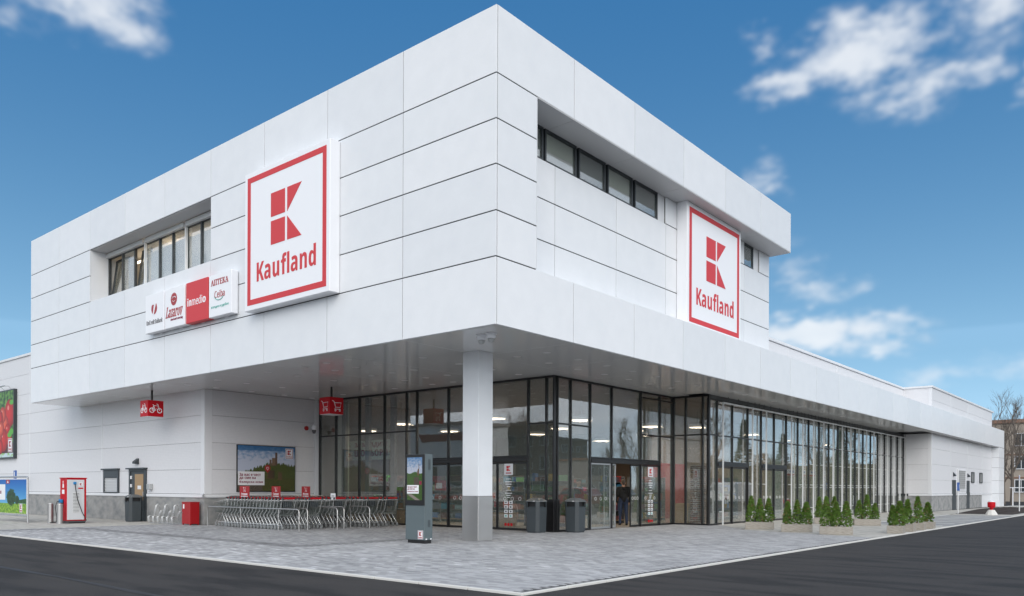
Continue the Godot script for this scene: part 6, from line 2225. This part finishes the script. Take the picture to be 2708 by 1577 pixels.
func build_surroundings() -> void:
	mat("peach", lin(0.36, 0.31, 0.26), 0.85)
	mat("brown_render", lin(0.24, 0.19, 0.15), 0.85)
	mat("grey_render", lin(0.30, 0.28, 0.26), 0.85)
	mat("white_render", lin(0.80, 0.80, 0.78), 0.8)
	mat("tile_red", lin(0.24, 0.14, 0.10), 0.8)
	mat("hall_band", lin(0.20, 0.03, 0.03), 0.6)
	# seen past the far end of the shop
	apartment("peach coloured apartment block behind bare trees beyond the yard", Vector3(-2.0, -0.07, -104.0), 0.0, 34.0, 12.0, 3, 12, M.peach, M.tile_red)
	var kinds := [bare_tree_parts(5, 11.0), bare_tree_parts(6, 9.5), bare_tree_parts(8, 10.5)]
	# x, z, scale, label
	var trees := [[-0.6, -76.0, 0.92, "tall bare tree beside the far corner of the supermarket"], [1.9, -82.0, 1.02, "bare tree between the supermarket corner and peach apartments"], [-3.6, -84.0, 1.0, "bare tree rising just behind the end pier"], [0.4, -90.0, 0.9, "slender bare tree closest to the peach apartments"], [4.6, -79.0, 0.8, "bare tree behind the white tube rail"], [3.2, -87.0, 0.95, "bare forked tree before the peach apartments' middle windows"], [-1.8, -80.0, 0.8, "low bare tree just behind the white end pier"], [2.6, -75.0, 0.7, "small bare tree beside the thin flag post"],
		[38.0, -82.0, 1.0, "bare roadside tree mirrored in the corner glazing above the door"], [33.0, -70.0, 0.9, "bare roadside tree mirrored in the corner glazing beside the bin"], [25.0, -72.0, 1.1, "bare tree mirrored in the porch edge pane"], [20.0, -107.0, 1.1, "bare tree on the bank mirrored in the last terrace windows"], [27.0, -112.0, 1.2, "second bare tree on the bank mirrored in terrace windows"], [-44.0, 42.0, 1.1, "bare tree across the street mirrored beside the corner column"]]
	var i := 0
	for q in trees:
		var t := thing("bare_tree", q[3], "tree", Vector3(q[0], -0.07, q[1]), i * 1.7, "leafless trees")
		t.scale = Vector3.ONE * float(q[2])
		put("trunk", kinds[i % 3][0], M.bark, t)
		put("crown", kinds[i % 3][1], M.bark, t)
		i += 1
	var sp := [spruce_mesh(1, 9.0), spruce_mesh(2, 8.0)]
	i = 0
	for q in [[20.5, -70.0, "dark spruce across the road mirrored by the first terrace windows"], [20.0, -80.0, "dark spruce across the road mirrored beside second terrace door"], [17.0, -92.0, "dark spruce at the bank foot mirrored by far terrace windows"]]:
		var t := thing("spruce_tree", q[2], "tree", Vector3(q[0], -0.07, q[1]), i * 2.0, "dark spruces across the road")
		var b := MB.new()
		b.tube([Vector3(0, -0.1, 0), Vector3(0, 7.0, 0)], 0.16, 7, 0.05)
		put("trunk", b.mesh(), M.bark, t)
		put("crown", sp[i % 2], M.foliage, t)
		i += 1
	# brushy bank beyond the car park
	var bank := MB.new()
	var f := FastNoiseLite.new()
	f.frequency = 0.08
	for k in 14:
		for j in 6:
			var P := func(a: int, c: int) -> Vector3: return Vector3(8.0 + a * 3.0, -0.07 + c * 0.95 + (0.8 * f.get_noise_2d(a * 5.0, c * 9.0) if c else 0.0), -104.0 - c * 4.0)
			bank.quad(P.call(k, j), P.call(k + 1, j), P.call(k + 1, j + 1), P.call(k, j + 1))
	var bk := put("hill", bank.mesh(), M.earth, self)
	bk.set_meta("kind", "structure")
	var bushes := [scrub_mesh(1), scrub_mesh(2)]
	for k in 12:
		var bt := thing("scrub_bush", "brown leafless scrub bush on the bank mirrored in terrace windows", "bush", Vector3(11.0 + k * 3.1, 0.5 + 0.9 * (k % 3), -106.0 - 3.0 * (k % 3)), k * 1.3, "scrub bushes on the bank")
		put("twigs", bushes[k % 2], M.foliage, bt)
		var sb := MB.new()
		sb.tube([Vector3(0, -0.5, 0), Vector3(0.1, 1.5, 0)], 0.07, 5, 0.04)
		put("stem", sb.mesh(), M.bark, bt)
	apartment("brown apartment block mirrored in the corner glazing", Vector3(90.0, -0.07, -132.0), -PI / 2, 28.0, 12.0, 4, 10, M.brown_render, M.grey_render)
	apartment("grey apartment block with red roof mirrored above the open door", Vector3(72.0, -0.07, -128.0), -PI / 2, 16.0, 12.0, 2, 6, M.grey_render, M.tile_red)
	apartment("brown three storey block mirrored beside the entrance column", Vector3(-54.0, -0.07, 56.0), PI, 22.0, 12.0, 3, 8, M.brown_render, M.grey_render)
	# white hall across the street
	var hall := thing("white_hall", "long white hall with a red band mirrored in bay glazing", "building", Vector3(-51.0, -0.07, 30.0), PI)
	slab("wall", Vector3(-9, 0, -6), Vector3(9, 7.8, 0), M.white_render, hall, 0.0)
	slab("red_band", Vector3(-9.05, 6.2, -0.1), Vector3(-2.0, 7.0, 0.05), M.hall_band, hall, 0.0)
	slab("roof", Vector3(-9.2, 7.8, -6.2), Vector3(9.2, 8.1, 0.2), M.grey_render, hall, 0.0)
	for k in 5:
		var wn := slab("window", Vector3(-7.9 + k * 3.4, 1.8, -0.05), Vector3(-6.1 + k * 3.4, 3.6, 0.06), M.anthracite, hall, 0.0)
		slab("sill", Vector3(-0.95, -0.98, -0.1), Vector3(0.95, -0.90, 0.15), M.trim_white, wn, 0.0)
	# cars mirrored in the glass
	car("red hatchback parked beyond the road, mirrored in corner glazing", Vector3(14.6, -0.032, -34.5), 0.2, lin(0.22, 0.01, 0.012))
	car("silver car parked beyond the road, next to the red hatchback", Vector3(16.5, -0.032, -31.0), 0.1, lin(0.42, 0.43, 0.44))
	car("dark blue car parked beyond the road, mirrored in porch glass", Vector3(17.5, -0.032, -44.0), 0.2, lin(0.015, 0.03, 0.07))
	car("white van parked beyond the road, mirrored in first terrace door", Vector3(15.5, -0.032, -55.0), 0.5, lin(0.62, 0.62, 0.62), true)
	car("grey car parked across the street before the white hall", Vector3(-33.0, -0.032, 17.5), PI / 2, lin(0.10, 0.11, 0.12))

func scrub_mesh(sd: int) -> ArrayMesh:
	var r := RandomNumberGenerator.new()
	r.seed = sd
	var b := MB.new()
	b.colored = true
	for i in 900:
		var a := r.randf() * TAU
		var f := r.randf()
		var p := Vector3(cos(a) * 2.2 * sqrt(r.randf()) * (1.0 - f * 0.5), 0.3 + 4.2 * f, sin(a) * 1.8 * sqrt(r.randf()))
		var d := Vector3(r.randf_range(-0.6, 0.6), 1.0, r.randf_range(-0.6, 0.6)).normalized()
		var sdv := d.cross(Vector3(cos(a), 0, sin(a))).normalized() * r.randf_range(0.02, 0.07)
		var ln := r.randf_range(0.3, 0.9)
		b.quad(p, p + d * ln * 0.4 + sdv, p + d * ln, p + d * ln * 0.4 - sdv, Color(0.13, 0.10, 0.06))
	return b.mesh()

# ---------------------------------------------------------------- people
func sd_cap(p: Vector3, a: Vector3, b: Vector3, ra: float, rb: float) -> float:
	var ab := b - a
	var t := clampf((p - a).dot(ab) / ab.length_squared(), 0.0, 1.0)
	return (p - a - ab * t).length() - lerpf(ra, rb, t)

# bones: [a, b, ra, rb, colour]; one smooth skin as surface nets
func skin(b: MB, bones: Array, cell: float, smooth: float) -> void:
	var lo := Vector3(1e9, 1e9, 1e9)
	var hi := -lo
	for q in bones:
		var m := maxf(q[2], q[3]) + cell * 2.0 + 0.01
		for p in [q[0], q[1]]:
			lo = lo.min(p - Vector3.ONE * m)
			hi = hi.max(p + Vector3.ONE * m)
	var nx := int((hi.x - lo.x) / cell) + 2
	var ny := int((hi.y - lo.y) / cell) + 2
	var nz := int((hi.z - lo.z) / cell) + 2
	var field := PackedFloat32Array()
	field.resize(nx * ny * nz)
	field.fill(1.0)
	for q in bones:
		var m := maxf(q[2], q[3]) + cell * 2.0 + smooth
		var l: Vector3 = (q[0] as Vector3).min(q[1]) - Vector3.ONE * m
		var h: Vector3 = (q[0] as Vector3).max(q[1]) + Vector3.ONE * m
		var i0 := maxi(0, int((l.x - lo.x) / cell))
		var i1 := mini(nx - 1, int((h.x - lo.x) / cell) + 1)
		var j0 := maxi(0, int((l.y - lo.y) / cell))
		var j1 := mini(ny - 1, int((h.y - lo.y) / cell) + 1)
		var k0 := maxi(0, int((l.z - lo.z) / cell))
		var k1 := mini(nz - 1, int((h.z - lo.z) / cell) + 1)
		for k in range(k0, k1 + 1):
			for j in range(j0, j1 + 1):
				for i in range(i0, i1 + 1):
					var d := sd_cap(lo + Vector3(i, j, k) * cell, q[0], q[1], q[2], q[3])
					var n := i + nx * (j + ny * k)
					var e := field[n]
					var t := clampf(0.5 + 0.5 * (e - d) / smooth, 0.0, 1.0)
					field[n] = lerpf(e, d, t) - smooth * t * (1.0 - t)
	var vid := {}
	var at := func(i: int, j: int, k: int) -> float: return field[i + nx * (j + ny * k)]
	for k in nz - 1:
		for j in ny - 1:
			for i in nx - 1:
				var s := []
				var neg := 0
				for c in 8:
					var v: float = at.call(i + (c & 1), j + ((c >> 1) & 1), k + ((c >> 2) & 1))
					s.append(v)
					if v < 0.0:
						neg += 1
				if neg == 0 or neg == 8:
					continue
				var sum := Vector3.ZERO
				var cnt := 0
				for e in [[0, 1], [2, 3], [4, 5], [6, 7], [0, 2], [1, 3], [4, 6], [5, 7], [0, 4], [1, 5], [2, 6], [3, 7]]:
					var va: float = s[e[0]]
					var vb: float = s[e[1]]
					if (va < 0.0) != (vb < 0.0):
						var t := va / (va - vb)
						var pa := Vector3(e[0] & 1, (e[0] >> 1) & 1, (e[0] >> 2) & 1)
						var pb := Vector3(e[1] & 1, (e[1] >> 1) & 1, (e[1] >> 2) & 1)
						sum += pa.lerp(pb, t)
						cnt += 1
				var p := lo + (Vector3(i, j, k) + sum / cnt) * cell
				var nrm := Vector3(s[1] + s[3] + s[5] + s[7] - s[0] - s[2] - s[4] - s[6], s[2] + s[3] + s[6] + s[7] - s[0] - s[1] - s[4] - s[5], s[4] + s[5] + s[6] + s[7] - s[0] - s[1] - s[2] - s[3]).normalized()
				var best := 1e9
				var col := Color.WHITE
				for q in bones:
					var d := sd_cap(p, q[0], q[1], q[2], q[3])
					if d < best:
						best = d
						col = q[4]
				vid[i + nx * (j + ny * k)] = b.v.size()
				b.v.append(p)
				b.n.append(nrm)
				b.u.append(Vector2.ZERO)
				b.c.append(col)
	for k in range(1, nz - 1):
		for j in range(1, ny - 1):
			for i in range(1, nx - 1):
				var v0: float = at.call(i, j, k)
				for ax in 3:
					var o := Vector3i(1 if ax == 0 else 0, 1 if ax == 1 else 0, 1 if ax == 2 else 0)
					var v1: float = at.call(i + o.x, j + o.y, k + o.z)
					if (v0 < 0.0) == (v1 < 0.0):
						continue
					var u := Vector3i(0, 1, 0) if ax == 0 else (Vector3i(0, 0, 1) if ax == 1 else Vector3i(1, 0, 0))
					var w := Vector3i(0, 0, 1) if ax == 0 else (Vector3i(1, 0, 0) if ax == 1 else Vector3i(0, 1, 0))
					var ids := []
					for m in [Vector3i.ZERO, u, u + w, w]:
						var c: Vector3i = Vector3i(i, j, k) - m
						ids.append(vid.get(c.x + nx * (c.y + ny * c.z), -1))
					if ids.has(-1):
						continue
					if v0 < 0.0:
						b.idx.append_array(PackedInt32Array([ids[0], ids[2], ids[1], ids[0], ids[3], ids[2]]))
					else:
						b.idx.append_array(PackedInt32Array([ids[0], ids[1], ids[2], ids[0], ids[2], ids[3]]))

func person(label: String, at: Vector3, turn: float, top: Color, legs: Color, hair: Color) -> void:
	# faces +z before turning; 1.74 m
	var t := thing("person", label, "person", at, turn)
	var fl := Color(0.42, 0.24, 0.17)
	var shoe := Color(0.02, 0.02, 0.022)
	var B := MB.new()
	B.colored = true
	var bones := []
	for s in [-1.0, 1.0]:
		var dz: float = 0.06 * s
		bones.append([Vector3(0.10 * s, 0.90, 0), Vector3(0.11 * s, 0.50, 0.02 + dz * 0.5), 0.092, 0.066, legs])
		bones.append([Vector3(0.11 * s, 0.50, 0.02 + dz * 0.5), Vector3(0.115 * s, 0.10, -0.02 + dz), 0.066, 0.050, legs])
		bones.append([Vector3(0.115 * s, 0.045, -0.04 + dz), Vector3(0.13 * s, 0.035, 0.14 + dz), 0.045, 0.034, shoe])
		bones.append([Vector3(0.20 * s, 1.40, -0.01), Vector3(0.27 * s, 1.13, -0.03), 0.066, 0.056, top])
		bones.append([Vector3(0.27 * s, 1.13, -0.03), Vector3(0.25 * s, 0.90, 0.07), 0.056, 0.044, top])
	bones.append([Vector3(0.06, 0.95, 0), Vector3(-0.06, 0.95, 0), 0.125, 0.125, legs])
	bones.append([Vector3(0, 0.98, 0), Vector3(0, 1.20, 0), 0.145, 0.140, top])
	bones.append([Vector3(0.09, 1.15, -0.005), Vector3(0.10, 1.34, -0.01), 0.12, 0.10, top])
	bones.append([Vector3(-0.09, 1.15, -0.005), Vector3(-0.10, 1.34, -0.01), 0.12, 0.10, top])
	bones.append([Vector3(-0.16, 1.405, -0.01), Vector3(0.16, 1.405, -0.01), 0.070, 0.070, top])
	bones.append([Vector3(0, 1.42, -0.005), Vector3(0, 1.52, 0.01), 0.060, 0.055, fl])
	skin(B, bones, 0.019, 0.03)
	# hands with five fingers
	for s in [-1.0, 1.0]:
		var o := Vector3(0.25 * s, 0.86, 0.09)
		var hb := [[o + Vector3(0, 0.05, -0.02), o + Vector3(0, -0.02, 0.005), 0.026, 0.030, fl]]
		for k in 4:
			var r := o + Vector3(0.003 * s, -0.03, -0.026 + 0.018 * k)
			var ln: float = [0.05, 0.065, 0.07, 0.06][k]
			hb.append([r, r + Vector3(-0.006 * s, -ln * 0.55, 0.004), 0.0095, 0.009, fl])
			hb.append([r + Vector3(-0.006 * s, -ln * 0.55, 0.004), r + Vector3(-0.022 * s, -ln, 0.004), 0.009, 0.0078, fl])
		hb.append([o + Vector3(-0.005 * s, 0.0, 0.026), o + Vector3(-0.018 * s, -0.03, 0.048), 0.011, 0.0095, fl])
		hb.append([o + Vector3(-0.018 * s, -0.03, 0.048), o + Vector3(-0.022 * s, -0.052, 0.05), 0.0095, 0.008, fl])
		skin(B, hb, 0.0065, 0.008)
	# head
	var hd := [[Vector3(0, 1.60, 0.015), Vector3(0, 1.655, -0.005), 0.082, 0.088, fl], [Vector3(0, 1.545, 0.05), Vector3(0, 1.60, 0.045), 0.042, 0.055, fl], [Vector3(0, 1.60, 0.105), Vector3(0, 1.625, 0.098), 0.014, 0.010, fl], [Vector3(-0.02, 1.565, 0.092), Vector3(0.02, 1.565, 0.092), 0.010, 0.010, Color(0.30, 0.12, 0.09)]]
	for s in [-1.0, 1.0]:
		hd.append([Vector3(0.086 * s, 1.60, 0.0), Vector3(0.090 * s, 1.635, -0.004), 0.014, 0.016, fl])
		hd.append([Vector3(0.032 * s, 1.632, 0.083), Vector3(0.033 * s, 1.633, 0.083), 0.011, 0.011, Color(0.05, 0.04, 0.035)])
	skin(B, hd, 0.008, 0.014)
	put("body", B.mesh(), M.flesh_cloth, t)
	var H := MB.new()
	H.colored = true
	skin(H, [[Vector3(0, 1.665, -0.012), Vector3(0, 1.675, 0.02), 0.091, 0.084, hair], [Vector3(0, 1.62, -0.045), Vector3(0, 1.58, -0.055), 0.062, 0.045, hair]], 0.012, 0.02)
	put("hair", H.mesh(), M.flesh_cloth, t)

func build_people() -> void:
	person("person in black jacket and blue jeans walking in through open door", Vector3(-4.6, 0.006, -12.72), PI + 0.75, Color(0.008, 0.008, 0.009), Color(0.025, 0.04, 0.085), Color(0.10, 0.075, 0.06))
	person("person in dark coat standing inside the glass before open door", Vector3(-4.75, 0.006, -10.0), -0.6, Color(0.012, 0.012, 0.013), Color(0.02, 0.02, 0.022), Color(0.03, 0.022, 0.018))
